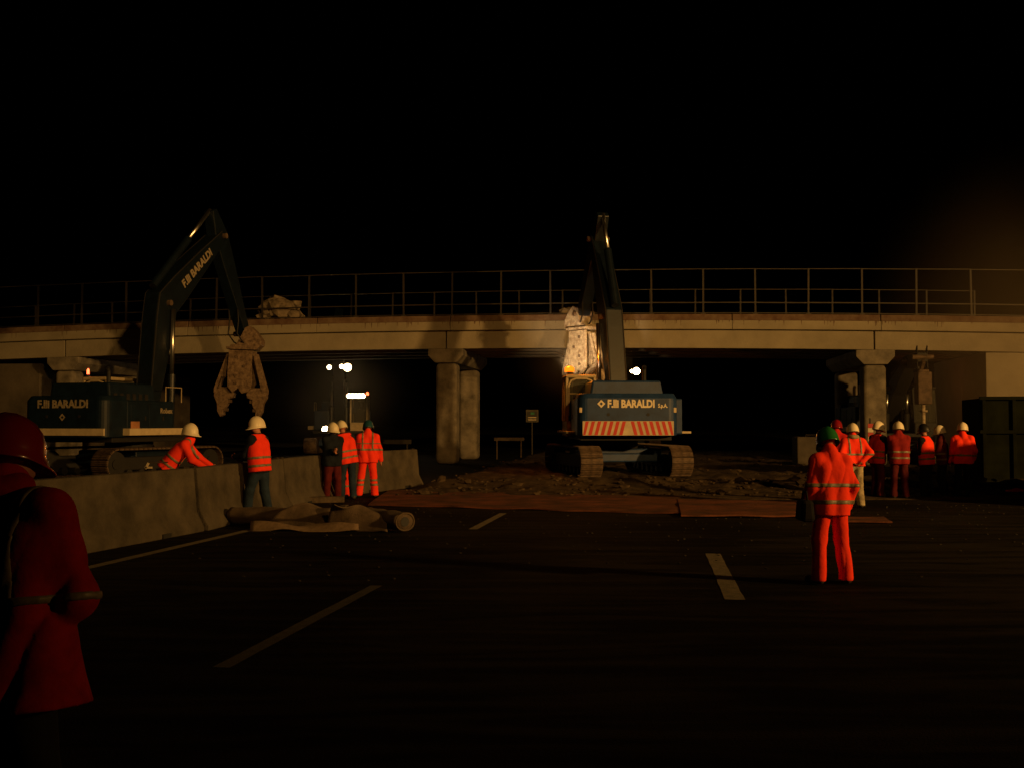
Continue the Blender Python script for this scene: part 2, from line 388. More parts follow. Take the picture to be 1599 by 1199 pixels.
    hd = su([ell(hm(0, -0.012, 0.03), (0.078, 0.098, 0.088), HM), ell(hm(0, 0.022, -0.045), (0.056, 0.066, 0.070), HM),
             rcone(hm(0, 0.098, 0.012), hm(0, 0.112, -0.022), 0.010, 0.016), rcone(hm(-0.078, -0.005, 0.01), hm(-0.08, -0.01, -0.03), 0.012, 0.009),
             rcone(hm(0.078, -0.005, 0.01), hm(0.08, -0.01, -0.03), 0.012, 0.009), rcone(hm(-0.03, 0.085, 0.022), hm(0.03, 0.085, 0.022), 0.013, 0.013),
             rcone(hm(-0.02, 0.082, -0.052), hm(0.02, 0.082, -0.052), 0.010, 0.010)], 0.018)
    def hd2(X, Y, Z):
        f = hd(X, Y, Z)
        for ex in (-0.032, 0.032):
            f = np.maximum(f, -ell(hm(ex, 0.098, 0.002), (0.016, 0.012, 0.010), HM)(X, Y, Z))
        return np.maximum(f, -ell(hm(0, 0.095, -0.052), (0.022, 0.010, 0.004), HM)(X, Y, Z))
    parts.append(surface_nets(hd2, Hc - 0.16, Hc + 0.16, 0.009))
    # hands: palm, four unequal fingers, thumb
    for sx, E, Wp in ((-1, EL, WL), (1, ER, WR)):
        d = (Wp - E) / np.linalg.norm(Wp - E)
        sd = np.cross(d, np.array([sx * 1.0, 0, 0.25])); sd /= (np.linalg.norm(sd) + 1e-9)    # across the knuckles
        nn = np.cross(sd, d); nn *= -sx if nn[0] * sx < 0 else -1
        inw = np.array([-sx, 0.2, 0]); inw = inw - d * (inw @ d); inw /= (np.linalg.norm(inw) + 1e-9)
        fs = [rcone(Wp - d * 0.02 + sd * 0.012, Wp + d * 0.075 + sd * 0.024, 0.020, 0.013), rcone(Wp - d * 0.02 - sd * 0.012, Wp + d * 0.072 - sd * 0.024, 0.020, 0.013)]
        for q, ln in ((-0.033, 0.062), (-0.011, 0.073), (0.011, 0.078), (0.033, 0.070)):
            a0 = Wp + d * 0.075 + sd * q; a1 = a0 + d * ln * 0.5 + inw * 0.008; a2 = a1 + (d * 0.6 + inw * 0.6) * ln * 0.5
            fs += [rcone(a0, a1, 0.0105, 0.0095), rcone(a1, a2, 0.0095, 0.008)]
        t0 = Wp + d * 0.02 + sd * 0.03 ; t1 = t0 + sd * 0.028 + d * 0.03 + inw * 0.012; t2 = t1 + d * 0.03 + inw * 0.01
        fs += [rcone(t0, t1, 0.013, 0.011), rcone(t1, t2, 0.011, 0.009)]
        hand = su(fs, 0.008)
        c = Wp + d * 0.07
        hv = surface_nets(hand, c - 0.13, c + 0.13, 0.006 if h < 0.014 else 0.0085)
        if gloves:
            mesh_np([hv], 'glove', M[gloves], root).scale = (s, s, s)
            gl = su([rcone(Wp - d * 0.07, Wp + d * 0.015, 0.047, 0.040)], 0.01)
            mesh_np([surface_nets(gl, Wp - 0.14, Wp + 0.12, 0.012)], 'glove_cuff', M[gloves], root).scale = (s, s, s)
        parts.append(hv)
    o = mesh_np(parts, 'body', M['skin'], root); o.scale = (s, s, s)
    ob = [o]
    # trousers
    pf = [rcone(P + Rt * 0.07 - U * 0.02, P + Rt * 0.05 + U * 0.1, 0.125, 0.12), rcone(P - Rt * 0.07 - U * 0.02, P - Rt * 0.05 + U * 0.1, 0.125, 0.12)]
    for Hj, Kn, An in legs: pf += [rcone(Hj, Kn, 0.105, 0.080), rcone(Kn, An + np.array([0, 0, -0.02]), 0.080, 0.082)]
    tb = su(pf, 0.035)
    def tfn(X, Y, Z): return np.maximum(tb(X, Y, Z) + wrinkle(X, Y, Z, 0.0055), 0.045 - Z)
    ob.append(mesh_np([surface_nets(tfn, lo, (hi[0], hi[1], 1.2), h)], 'trousers', M[trousers], root))
    for zc in legbands:
        def lb(X, Y, Z): return np.maximum(tfn(X, Y, Z) - 0.008, np.abs(Z - zc) - 0.026)
        ob.append(mesh_np([surface_nets(lb, (lo[0], lo[1], zc - 0.06), (hi[0], hi[1], zc + 0.06), min(h, 0.012))], 'reflective_band', M['band'], root))
    # boots
    for (Hj, Kn, An), ft, sx in zip(legs, feet, (-1, 1)):
        a = An.copy(); toe = np.array([ft[0] + sx * 0.05, ft[1] + 0.15, 0.045])
        bf = su([rcone(a + np.array([0, -0.03, -0.03]), toe, 0.052, 0.045), rcone(a + np.array([0, 0, 0.06]), a, 0.055, 0.055)], 0.03)
        def bfn(X, Y, Z): return np.maximum(bf(X, Y, Z), 0.004 - Z)
        mn = np.minimum(a, toe) - 0.13; mx_ = np.maximum(a, toe) + 0.16
        ob.append(mesh_np([surface_nets(bfn, mn, mx_, 0.016)], 'boot', M['boot'], root))
    # upper clothes
    hemq = hem - 0.93
    slv = su(torso(0.018) + arm(SL, EL, WL, 0.024, 0.020) + arm(SR_, ER, WR, 0.024, 0.020), 0.035)
    def along(X, Y, Z): return (X - P[0]) * U[0] + (Y - P[1]) * U[1] + (Z - P[2]) * U[2]
    skirt = [rcone(P + Rt * 0.075 * wide, P + Rt * 0.08 * wide + U * min(hemq, -0.02), 0.130, 0.138 + flare), rcone(P - Rt * 0.075 * wide, P - Rt * 0.08 * wide + U * min(hemq, -0.02), 0.130, 0.138 + flare)]
    if vest:
        tv = su(torso(0.034, 0.012) + skirt, 0.04)
        armhole = [rcone(SL + U * 0.0, SL - Rt * 0.2 - U * 0.02, 0.085, 0.10), rcone(SR_, SR_ + Rt * 0.2 - U * 0.02, 0.085, 0.10)]
        def vf(X, Y, Z):
            f = tv(X, Y, Z) + wrinkle(X, Y, Z, 0.005)
            f = np.maximum(f, hemq - along(X, Y, Z)); f = np.maximum(f, along(X, Y, Z) - 0.565)
            for a_ in armhole: f = np.maximum(f, -a_(X, Y, Z))
            return f
        def sf(X, Y, Z):
            return np.maximum(slv(X, Y, Z) + wrinkle(X, Y, Z, 0.004), -0.12 - along(X, Y, Z))
        ob.append(mesh_np([surface_nets(sf, lo, hi, h)], 'sweater', M[sleeve], root))
        ob.append(mesh_np([surface_nets(vf, lo, hi, h)], 'vest', M[jacket], root)); bandsrc = vf
    else:
        jb = su(torso(0.030, 0.010) + skirt + arm(SL, EL, WL, 0.024, 0.024) + arm(SR_, ER, WR, 0.024, 0.024) + [rcone(Nk - U * 0.02, Nk + U * 0.035, 0.085, 0.078)], 0.04)
        cuts = []
        def jf(X, Y, Z):
            f = jb(X, Y, Z) + wrinkle(X, Y, Z)
            lower = hemq - along(X, Y, Z)
            # arms may hang lower than the hem: cut only near the body axis
            armd = np.minimum(np.minimum(rcone(EL, WL, 0.075, 0.06)(X, Y, Z), rcone(ER, WR, 0.075, 0.06)(X, Y, Z)), 9)
            return np.where(armd < 0, f, np.maximum(f, lower))
        ob.append(mesh_np([surface_nets(jf, lo, hi, h)], 'jacket', M[jacket], root)); bandsrc = jf
    for zc, wd in bands:
        q = zc - 0.93
        armskip = su([rcone(EL, WL, 0.08, 0.07), rcone(ER, WR, 0.08, 0.07)], 0.01)
        def bf2(X, Y, Z):
            a_ = along(X, Y, Z)
            return np.maximum(bandsrc(X, Y, Z) - 0.007, np.abs(a_ - q) - wd / 2)
        c0 = P + U * q
        ob.append(mesh_np([surface_nets(bf2, (lo[0], lo[1], c0[2] - 0.32 - abs(lean) * 0.003), (hi[0], hi[1], c0[2] + 0.32 + abs(lean) * 0.003), min(h, 0.0135))], 'reflective_band', M['band'], root))
    if shoulder_straps:
        for sx in (-1, 1):
            xo = 0.105 * sx * wide
            def st(X, Y, Z):
                r_ = (X - P[0]) * Rt[0] + (Z - P[2]) * Rt[2]; a_ = along(X, Y, Z)
                return np.maximum(np.maximum(bandsrc(X, Y, Z) - 0.006, np.abs(r_ - xo) - 0.024), np.maximum(bands[0][0] - 0.93 - a_ if bands else -1, a_ - 0.60))
            cS = P + Rt * xo
            ob.append(mesh_np([surface_nets(st, (cS[0] - 0.2, lo[1], P[2]), (cS[0] + 0.2, hi[1], hi[2]), min(h, 0.014))], 'shoulder_strap', M['band'], root))
    if hood:
        hf = su([ell(Nk - Fw * 0.05 + U * 0.01, (0.105, 0.07, 0.055)), rcone(Nk - Rt * 0.07 + U * 0.01, Nk + Rt * 0.07 + U * 0.01, 0.055, 0.055)], 0.03)
        ob.append(mesh_np([surface_nets(hf, Nk - 0.22, Nk + 0.22, 0.012)], 'hood', M[hood], root))
    for q in ob: q.scale = (s, s, s)
    # helmet: dome, ridge, brim and visor
    if helmet:
        vs = []; fs = []; nA, nR = 28, 9
        prof = [(0.0, 0.150), (0.35, 0.142), (0.62, 0.122), (0.84, 0.088), (0.96, 0.045), (1.0, 0.005), (1.01, -0.020), (1.045, -0.030), (1.03, -0.036)]
        for i, (rr, zz) in enumerate(prof):
            for k in range(nA):
                a = 2 * math.pi * k / nA; cx_, sy = math.cos(a), math.sin(a)
                ex = 1.0
                if i >= 6: ex = 1 + (0.42 * max(0, sy) ** 2 if i >= 7 else 0.20 * max(0, sy) ** 2)
                ridge = 0.010 * max(0, 1 - abs(cx_ * rr) / 0.16) if i < 5 else 0
                x = 0.126 * rr * cx_; y = 0.152 * rr * sy * ex - 0.008; z = zz * 1.14 + ridge + 0.008 - (0.012 * max(0, sy) if i >= 6 else 0)
                vs.append(hm(x * hs, y * hs, z * hs))
        for i in range(len(prof) - 1):
            for k in range(nA):
                a = i * nA + k; b = i * nA + (k + 1) % nA
                fs.append((a, a + nA, b + nA, b))
        mb = MB(); mb.add([Vector(v) * s for v in vs], fs)
        mb.obj('helmet', M[helmet], root, smooth=True)
    return root

# ---------------------------------------------------------------- ground
mb = MB(); mb.box((0, 100, -0.53), (900, 900, 1.0)); g = mb.obj('ground', M['ground']); tag(g, None, None, kind='structure')
VPD = Vector((0.129, 0.992, 0)); ED = Vector((0.992, -0.129, 0))
def onroad(s, t): return ED * s + VPD * t
mb = MB(); q = [onroad(-26, -30), onroad(16.5, -30), onroad(16.5, 160), onroad(-26, 160)]
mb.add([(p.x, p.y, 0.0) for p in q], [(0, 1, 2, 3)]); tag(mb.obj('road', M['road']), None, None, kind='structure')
def line(pts, wd, label, m='paintline'):
    mb = MB(); a = G(*pts[0]); b = G(*pts[1]); d = (b - a).normalized(); n = Vector((-d.y, d.x, 0)) * wd / 2
    N = 14; vs = []; fs = []
    for i in range(N + 1):
        p = a.lerp(b, i / N); e1 = 1 + random.uniform(-0.06, 0.06); e2 = 1 + random.uniform(-0.06, 0.06)
        vs += [(p.x - n.x * e1, p.y - n.y * e1, 0.004), (p.x + n.x * e2, p.y + n.y * e2, 0.004)]
    for i in range(N): fs.append((2 * i, 2 * i + 1, 2 * i + 3, 2 * i + 2))
    mb.add(vs, fs); o = mb.obj('road_marking', M[m]); o['kind'] = 'structure'
    return o
line([(-60, 932), (408, 823)], 0.17, '')
line([(345, 1042), (588, 914)], 0.135, '', 'paintshade')
line([(738, 826), (786, 801)], 0.15, '')
line([(1113, 864), (1148, 936)], 0.20, '')
line([(600, 776), (720, 752)], 0.16, '')

# churned soil between the mats and the bridge
def soil_height(x, y):
    e = min(1, max(0, (y - 24.2) / 2.5)); 
    v = 0.12 * mnoise.noise(Vector((x * 0.5, y * 0.5, 0))) + 0.09 * mnoise.noise(Vector((x * 1.7, y * 1.7, 3))) + 0.045 * mnoise.noise(Vector((x * 5, y * 5, 7)))
    ridge = 0.20 * math.exp(-((y - 27.6) / 0.9) ** 2) * (0.4 + 0.6 * max(0, mnoise.noise(Vector((x * 0.8, 2, 1))) + 0.4))
    return 0.02 + e * (0.07 + v + ridge)
nx, ny = 150, 150; x0, x1, y0, y1 = -3.5, 15.0, 23.6, 62.0
vs = []; fs = []
for j in range(ny + 1):
    y = y0 + (y1 - y0) * (j / ny) ** 1.5
    for i in range(nx + 1):
        x = x0 + (x1 - x0) * i / nx + (y - 24) * 0.13
        edge = min(1, i / 8, (nx - i) / 8, j / 4)
        vs.append((x, y, soil_height(x, y) * edge - 0.06 * (1 - edge)))
for j in range(ny):
    for i in range(nx):
        a = j * (nx + 1) + i; fs.append((a, a + 1, a + nx + 2, a + nx + 1))
mb = MB(); mb.add(vs, fs); tag(mb.obj('churned_earth', M['soil'], smooth=True), None, None, kind='structure')
mb = MB()
for k in range(1100):
    x = random.uniform(-3, 14); y = random.choice([random.uniform(24.5, 30), random.uniform(24.5, 46)])
    r = random.uniform(0.018, 0.06) * (2.6 if random.random() < 0.07 else 1)
    chunk(mb, (x + (y - 24) * 0.13, y, soil_height(x, y) + r * 0.3), r, k, (1.2, 1, 0.7), sub=1)
o = mb.obj('rubble_and_clods', M['soil']); tag(o, 'loose clods and small rubble scattered over the churned earth', 'rubble', kind='stuff')

mb = MB()
for k in range(600):
    y = 11 + 13 * random.random() ** 0.6; x = random.uniform(-4.5, 11)
    chunk(mb, (x, y, 0.006), random.uniform(0.006, 0.019), k, (1.3, 1.1, 0.6), sub=1)
o = mb.obj('grit', M['ground']); tag(o, 'fine grit and crumbs of mud scattered over the dark asphalt', 'grit', kind='stuff')
# mats laid over the road edge
def mat_sheet(poly, label, seed, m='mat', z=0.03):
    bm = bmesh.new(); p = [G(*q) for q in poly]            # near-left, near-right, far-right, far-left
    N, K = 46, 12; V = []
    for j in range(K + 1):
        row = []
        for i in range(N + 1):
            a = p[0].lerp(p[1], i / N); b = p[3].lerp(p[2], i / N); c = a.lerp(b, j / K)
            e = (j in (0, K)) * 0.07 * mnoise.noise(Vector((c.x * 1.4, seed, j)))
            row.append(bm.verts.new((c.x, c.y + e, z + 0.022 * (mnoise.noise(Vector((c.x * 1.3, c.y * 1.3, seed))) + 0.6))))
        V.append(row)
    for j in range(K):
        for i in range(N): bm.faces.new((V[j][i], V[j][i + 1], V[j + 1][i + 1], V[j + 1][i]))
    r = bmesh.ops.extrude_face_region(bm, geom=bm.faces[:])
    for v in [g for g in r['geom'] if isinstance(g, bmesh.types.BMVert)]: v.co.z -= 0.03
    bmesh.ops.recalc_face_normals(bm, faces=bm.faces[:])
    me = bpy.data.meshes.new('ground_mat'); bm.to_mesh(me); bm.free(); me.materials.append(M[m])
    o = bpy.data.objects.new('ground_mat', me); C.objects.link(o)
    return tag(o, label, 'ground mat', 'red brown mats laid across the road')
mat_sheet([(575, 789), (1068, 803), (1062, 778), (608, 766)], 'long reddish brown mat across the road in front of the digger tracks', 1)
mat_sheet([(1064, 808), (1262, 808), (1246, 785), (1058, 782)], 'shorter reddish brown mat reaching to the worker in the green helmet', 5, z=0.045)
mat_sheet([(1318, 816), (1392, 817), (1380, 810), (1322, 809)], 'narrow strip of brown mat behind the green-helmeted worker', 9)

# ---------------------------------------------------------------- concrete barriers
prof = [(-0.31, 0), (-0.31, 0.08), (-0.17, 0.33), (-0.10, 1.05), (0.10, 1.05), (0.17, 0.33), (0.31, 0.08), (0.31, 0)]
bl = ['near barrier mostly behind the foreground worker in the red helmet', 'long barrier between the foreground worker and the leaning one',
      'barrier whose top the crouching worker leans over', 'barrier behind the white-helmeted pair', 'last barrier of the row, ending before the middle pier']
bpts = [Vector((x, y, 0)) for y, x in ((8.4, -7.7), (12.65, -6.5), (16.9, -5.38), (21.3, -4.92), (25.3, -4.30), (28.9, -2.78))]
for k in range(5):
    a, b = bpts[k], bpts[k + 1]; L = (b - a).length - 0.045
    root = empty('concrete_barrier', a, math.atan2(b.y - a.y, b.x - a.x) + random.uniform(-0.006, 0.006))
    mb = MB(); n = len(prof)
    vs = [(0, p[0], p[1]) for p in prof] + [(L, p[0], p[1]) for p in prof]
    fs = [tuple(range(n)), tuple(reversed(range(n, 2 * n)))] + [(i, i + n, (i + 1) % n + n, (i + 1) % n) for i in range(n)]
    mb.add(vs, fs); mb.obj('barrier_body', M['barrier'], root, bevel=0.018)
    for u in (0.12, L - 0.12):
        mb = MB(); mb.box((u, 0, 1.052), (0.14, 0.07, 0.05)); mb.obj('steel_tie', M['galv'], root, bevel=0.01)
    for u in (L * 0.25, L * 0.75):
        mb = MB(); mb.box((u, -0.305, 0.045), (0.22, 0.05, 0.07)); mb.obj('drain_slot', M['black'], root)
    tag(root, bl[k], 'concrete barrier', 'concrete barriers along the left lane')

# ---------------------------------------------------------------- rolled felt beside the line
root = empty('rolled_felt', G(500, 826)); base = root.location.copy()
tag(root, 'collapsed roll of brown geotextile lying across the lane by the barrier foot', 'fabric roll')
def felt_roll(p0, p1, r, seed, name='roll', ends=True):
    a, b = p0 - base, p1 - base; N = 26; n = 22; vs = []; fs = []
    ax = (b - a).normalized(); sd = Vector((-ax.y, ax.x, 0)).normalized()
    for i in range(N + 1):
        c = a.lerp(b, i / N)
        for k in range(n):
            an = 2 * math.pi * k / n
            rr = r * (1 + 0.16 * mnoise.noise(Vector((i * 0.22, math.cos(an) * 1.2, seed + math.sin(an) * 1.2))) + 0.04 * math.sin(3 * an + i * 0.4))
            vs.append(c + sd * math.cos(an) * rr * 1.08 + Vector((0, 0, math.sin(an) * rr * 0.86)))
    for i in range(N):
        for k in range(n):
            q = i * n + k; q2 = i * n + (k + 1) % n; fs.append((q, q2, q2 + n, q + n))
    fs += [tuple(reversed(range(n))), tuple(range(N * n, (N + 1) * n))]
    mb = MB(); mb.add(vs, fs); o = mb.obj(name, M['felt'], root, smooth=True)
    if ends:
        q = MB()
        for rr in (0.93,):
            pts = [b + ax * 0.006 + sd * math.cos(2 * math.pi * k / 20) * r * rr * 1.05 + Vector((0, 0, math.sin(2 * math.pi * k / 20) * r * rr * 0.84)) for k in range(21)]
            q.tube(pts, 0.012, 6)
        q.obj('roll_rim', M['felt'], o)
        q = MB(); q.tube([b + ax * 0.004, b + ax * 0.008], r * 0.45, 16); q.obj('hollow_core', M['black'], o)
    return o
felt_roll(G(364, 804, 0.17), G(522, 808, 0.19), 0.175, 1, ends=False)
felt_roll(G(552, 803, 0.18), G(632, 814, 0.18), 0.18, 4)
def flap(pts, seed, name, mm='felt'):
    # pts: grid corner points (near-left, near-right, far-right, far-left) as px,py,z
    p = [G(q[0], q[1], q[2]) - base for q in pts]; N = 22; K = 14; bm = bmesh.new(); V = []
    for j in range(K + 1):
        row = []
        for i in range(N + 1):
            c = p[0].lerp(p[1], i / N).lerp(p[3].lerp(p[2], i / N), j / K)
            c.z += 0.05 * mnoise.noise(Vector((c.x * 1.6, c.y * 2.5, seed))) + 0.10 * math.sin(math.pi * j / K) + 0.035 * math.sin(i * 0.42 + j * 0.25 + seed)
            c.z = max(c.z, 0.012); row.append(bm.verts.new(c))
        V.append(row)
    for j in range(K):
        for i in range(N): bm.faces.new((V[j][i], V[j][i + 1], V[j + 1][i + 1], V[j + 1][i]))
    me = bpy.data.meshes.new(name); bm.to_mesh(me); bm.free(); me.materials.append(M[mm])
    for q in me.polygons: q.use_smooth = True
    o = bpy.data.objects.new(name, me); C.objects.link(o); o.parent = root
    s = o.modifiers.new('thickness', 'SOLIDIFY'); s.thickness = 0.012
flap([(415, 824, 0.02), (530, 827, 0.02), (545, 789, 0.36), (460, 787, 0.42)], 2, 'folded_flap')
flap([(510, 826, 0.02), (605, 830, 0.02), (600, 794, 0.34), (522, 788, 0.46)], 6, 'folded_flap')
flap([(390, 827, 0.02), (560, 829, 0.02), (558, 822, 0.05), (392, 821, 0.05)], 11, 'loose_edge', 'feltlight')
# small concrete foot beside the roll
root = empty('barrier_foot', G(338, 818)); mb = MB(); mb.prism([(-0.22, 0), (0.22, 0), (0.16, 0.22), (0.05, 0.30), (-0.1, 0.24)], -0.14, 0.14)
mb.obj('foot_body', M['barrier'], root, bevel=0.02); mb = MB(); mb.tube([(-0.1, -0.16, 0.1), (-0.1, 0.16, 0.1)], 0.05, 10); mb.obj('socket', M['black'], root)
tag(root, 'small concrete foot at the left end of the felt roll', 'concrete foot')
# plank behind the rolls
mb = MB(); mb.box((0, 0, 0.09), (1.05, 0.22, 0.14)); o = mb.obj('timber_block', M['wood'], bevel=0.02); p = G(500, 786); o.location = p; o.rotation_euler = (0, 0, R(18))
tag(o, 'short pale timber block behind the felt roll near the white-helmeted pair', 'timber block')

# ---------------------------------------------------------------- overpass
def Dx(x): return 43.7 - 0.13 * x
def crest(x): return 5.06 - 0.00065 * (x + 2.85) ** 2
NV = Vector((0.129, 0.992, 0))
def bpt(x, n, z): return Vector((x, Dx(x), 0)) + NV * n + Vector((0, 0, crest(x) + z))
def loft(sec, xa, xb, step=1.2):
    N = max(1, int((xb - xa) / step)); m = len(sec); vs = []; fs = []
    for i in range(N + 1):
        x = xa + (xb - xa) * i / N; vs += [bpt(x, n, z) for n, z in sec]
    for i in range(N):
        for k in range(m):
            a = i * m + k; b = i * m + (k + 1) % m; fs.append((a, b, b + m, a + m))
    fs += [tuple(range(m)), tuple(reversed(range(N * m, N * m + m)))]
    mb = MB(); mb.add(vs, fs); return mb
bridge = empty('overpass_bridge', (0, 43.7, 0)); BO = Matrix.Translation((0, -43.7, 0))
tag(bridge, 'long concrete road overpass crossing above the site on columned piers', 'bridge')
joints = [-38.9, -20.85, -2.95, 15.15, 21.4]
XE = 21.5
for i in range(len(joints) - 1):
    for k, n0 in enumerate((0.28, 2.2, 4.2, 6.35)):
        sec = [(n0, 0.0), (n0 + 0.55, 0.0), (n0 + 0.55, 0.785), (n0, 0.785)]
        loft(sec, joints[i] + 0.03, joints[i + 1] - 0.03).obj('girder', M['bridge'], bridge, T=BO, bevel=0.02)
xs = [-38.9] + [-38.9 + 6.03 * k for k in range(1, 10)] + [XE]
for i in range(len(xs) - 1):
    loft([(0.0, 0.79), (7.2, 0.79), (7.2, 1.17), (0.0, 1.17)], xs[i] + 0.008, xs[i + 1] - 0.008).obj('deck_slab', M['bridge'], bridge, T=BO, bevel=0.015)
    loft([(0.06, 1.172), (0.55, 1.172), (0.50, 1.47), (0.09, 1.45)], xs[i] + 0.015, xs[i + 1] - 0.015).obj('kerb', M['kerb'], bridge, T=BO, bevel=0.03)
    loft([(6.65, 1.172), (7.14, 1.172), (7.1, 1.47), (6.7, 1.45)], xs[i] + 0.015, xs[i + 1] - 0.015).obj('kerb', M['kerb'], bridge, T=BO)
loft([(0.56, 1.172), (6.64, 1.172), (6.64, 1.25), (0.56, 1.25)], -38.9, XE).obj('carriageway', M['road'], bridge, T=BO)
# drip stains as thin rusty runs on the slab face
mb = MB()
for k in range(150):
    x = random.uniform(-30, 19) if k % 3 else random.choice([-13, -6, -1.5, 4, 14]) + random.uniform(-1.6, 1.6)
    hgt = random.uniform(0.05, 0.26); wd = random.uniform(0.015, 0.05)
    a = bpt(x, -0.003, 1.165); mb.add([a, a + Vector((wd, -wd * 0.13, 0)), a + Vector((wd * 0.6, -wd * 0.078, -hgt)), a + Vector((wd * 0.3, -wd * 0.04, -hgt))], [(0, 1, 2, 3)])
mb.obj('rust_runs', M['kerb'], bridge, T=BO)['kind'] = 'stuff'
# piers: two columns and a crosshead each
for jx in (-20.85, -2.95, 15.15):
    cz = crest(jx)
    cr = MB()
    ang = math.atan2(NV.y, NV.x)
    T = BO @ Matrix.Translation(Vector((jx, Dx(jx), 0)) + NV * 0.1) @ Matrix.Rotation(ang - math.pi / 2, 4, 'Z')
    # crosshead, local y = across the bridge
    poly = [(-0.48, cz - 0.62), (0.48, cz - 0.62), (0.78, cz - 0.30), (0.78, cz - 0.012), (-0.78, cz - 0.012), (-0.78, cz - 0.30)]
    cr.prism(poly, 0.0, 7.0); ch = cr.obj('crosshead', M['pier'], bridge, T=T, bevel=0.025)
    for yy in (0.12, 5.75):
        c = MB(); c.box((0, yy + 0.5, (cz - 0.62) / 2 - 0.002), (0.94, 1.0, cz - 0.62)); col = c.obj('column', M['pier'], bridge, T=T, bevel=0.20, seg=5)
# fences on both edges
post_x = [x for x in np.arange(-30.9, 21.4, 2.17)]
pm = MB(); pm.box((0, 0, 0.98), (0.075, 0.075, 1.96)); pm.box((0, 0, 0.02), (0.2, 0.2, 0.04))
tmp = pm.obj('post', M['galv']); post_me = tmp.data; bpy.data.objects.remove(tmp)
for nm, noff, lab in (('near', 0.28, 'tall post and rail fence along the near edge of the overpass'), ('far', 6.9, 'tall post and rail fence along the far edge of the overpass')):
    f = empty('bridge_fence', (0, 43.7, 0)); tag(f, lab, 'fence', 'fences on the overpass')
    for x in post_x:
        p = bpt(x, noff, 1.455); linked('post', post_me, f, BO @ Matrix.Translation(p) @ Matrix.Rotation(-0.13 + random.uniform(-.02, .02), 4, 'Z') @ Matrix.Rotation(random.uniform(-.012, .012), 4, 'Y'))
    for i in range(len(post_x) - 1):
        for zz, wd in ((1.94, 0.05), (0.50, 0.07), (0.06, 0.05)):
            m_ = MB(); a = bpt(post_x[i] + 0.04, noff, 1.455 + zz); b = bpt(post_x[i + 1] - 0.04, noff, 1.455 + zz)
            sag = random.uniform(-0.02, 0.02); b.z += sag * 0.5
            m_.bar(a, b, wd, wd * 0.7); m_.obj('rail', M['galv'], f, T=BO)
# abutments and retaining walls
def wallbox(name, corners, z0, z1, m, label, cat):
    mb = MB(); vs = [(c[0], c[1], z0) for c in corners] + [(c[0], c[1], z1) for c in corners]
    mb.add(vs, [(3, 2, 1, 0), (4, 5, 6, 7), (0, 1, 5, 4), (1, 2, 6, 5), (2, 3, 7, 6), (3, 0, 4, 7)])
    o = mb.obj(name, m, bevel=0.03); tag(o, label, cat); return o
a = W(62, 600, 47.6); e = a + VPD * 16
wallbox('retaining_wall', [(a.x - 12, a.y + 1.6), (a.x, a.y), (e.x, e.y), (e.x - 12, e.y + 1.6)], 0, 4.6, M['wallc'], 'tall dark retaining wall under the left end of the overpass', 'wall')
a = W(1540, 600, 41.6); a2 = a + ED * 7; e = a + NV * 7.5; e2 = a2 + NV * 7.5
wallbox('bridge_abutment', [(a.x, a.y), (a2.x, a2.y), (e2.x, e2.y), (e.x, e.y)], 0, 4.7, M['bridge'], 'pale concrete abutment at the right edge carrying the bridge end', 'abutment')
a = W(1478, 600, 49.5); a2 = W(1546, 600, 49.4)
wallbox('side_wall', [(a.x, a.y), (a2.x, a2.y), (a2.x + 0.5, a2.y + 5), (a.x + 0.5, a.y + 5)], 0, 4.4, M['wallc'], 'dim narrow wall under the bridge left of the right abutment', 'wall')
# broken concrete on the deck
def debris(px, py, n, lab, spread, size, seed, m='rubble'):
    random.seed(seed)
    x = (px - CX) / FPX * 44.6; x = (px - CX) / FPX * (Dx(x) + 0.9); base = Vector((x, Dx(x), 0)) + NV * 0.9; base.z = crest(x) + 1.25 + size * 0.35
    mb = MB()
    for k in range(n):
        u = random.uniform(-1, 1) * spread; r = size * random.uniform(0.5, 1.0) * (1 - 0.45 * abs(u) / spread)
        chunk(mb, (u, random.uniform(-0.2, 0.6), r * 0.6 + random.uniform(0, size * 1.1) * (1 - abs(u) / spread)), r, seed + k, (1.25, 0.9, 0.85))
    o = mb.obj('concrete_debris', M[m]); o.location = base
    return tag(o, lab, 'debris', 'debris heaps on the overpass')
debris(428, 475, 16, 'tall heap of pale broken concrete on the deck by the left digger arm', 0.85, 0.62, 30)
debris(888, 485, 14, 'low heap of broken concrete on the deck edge beside the central digger arm', 0.6, 0.30, 60)
random.seed(5)

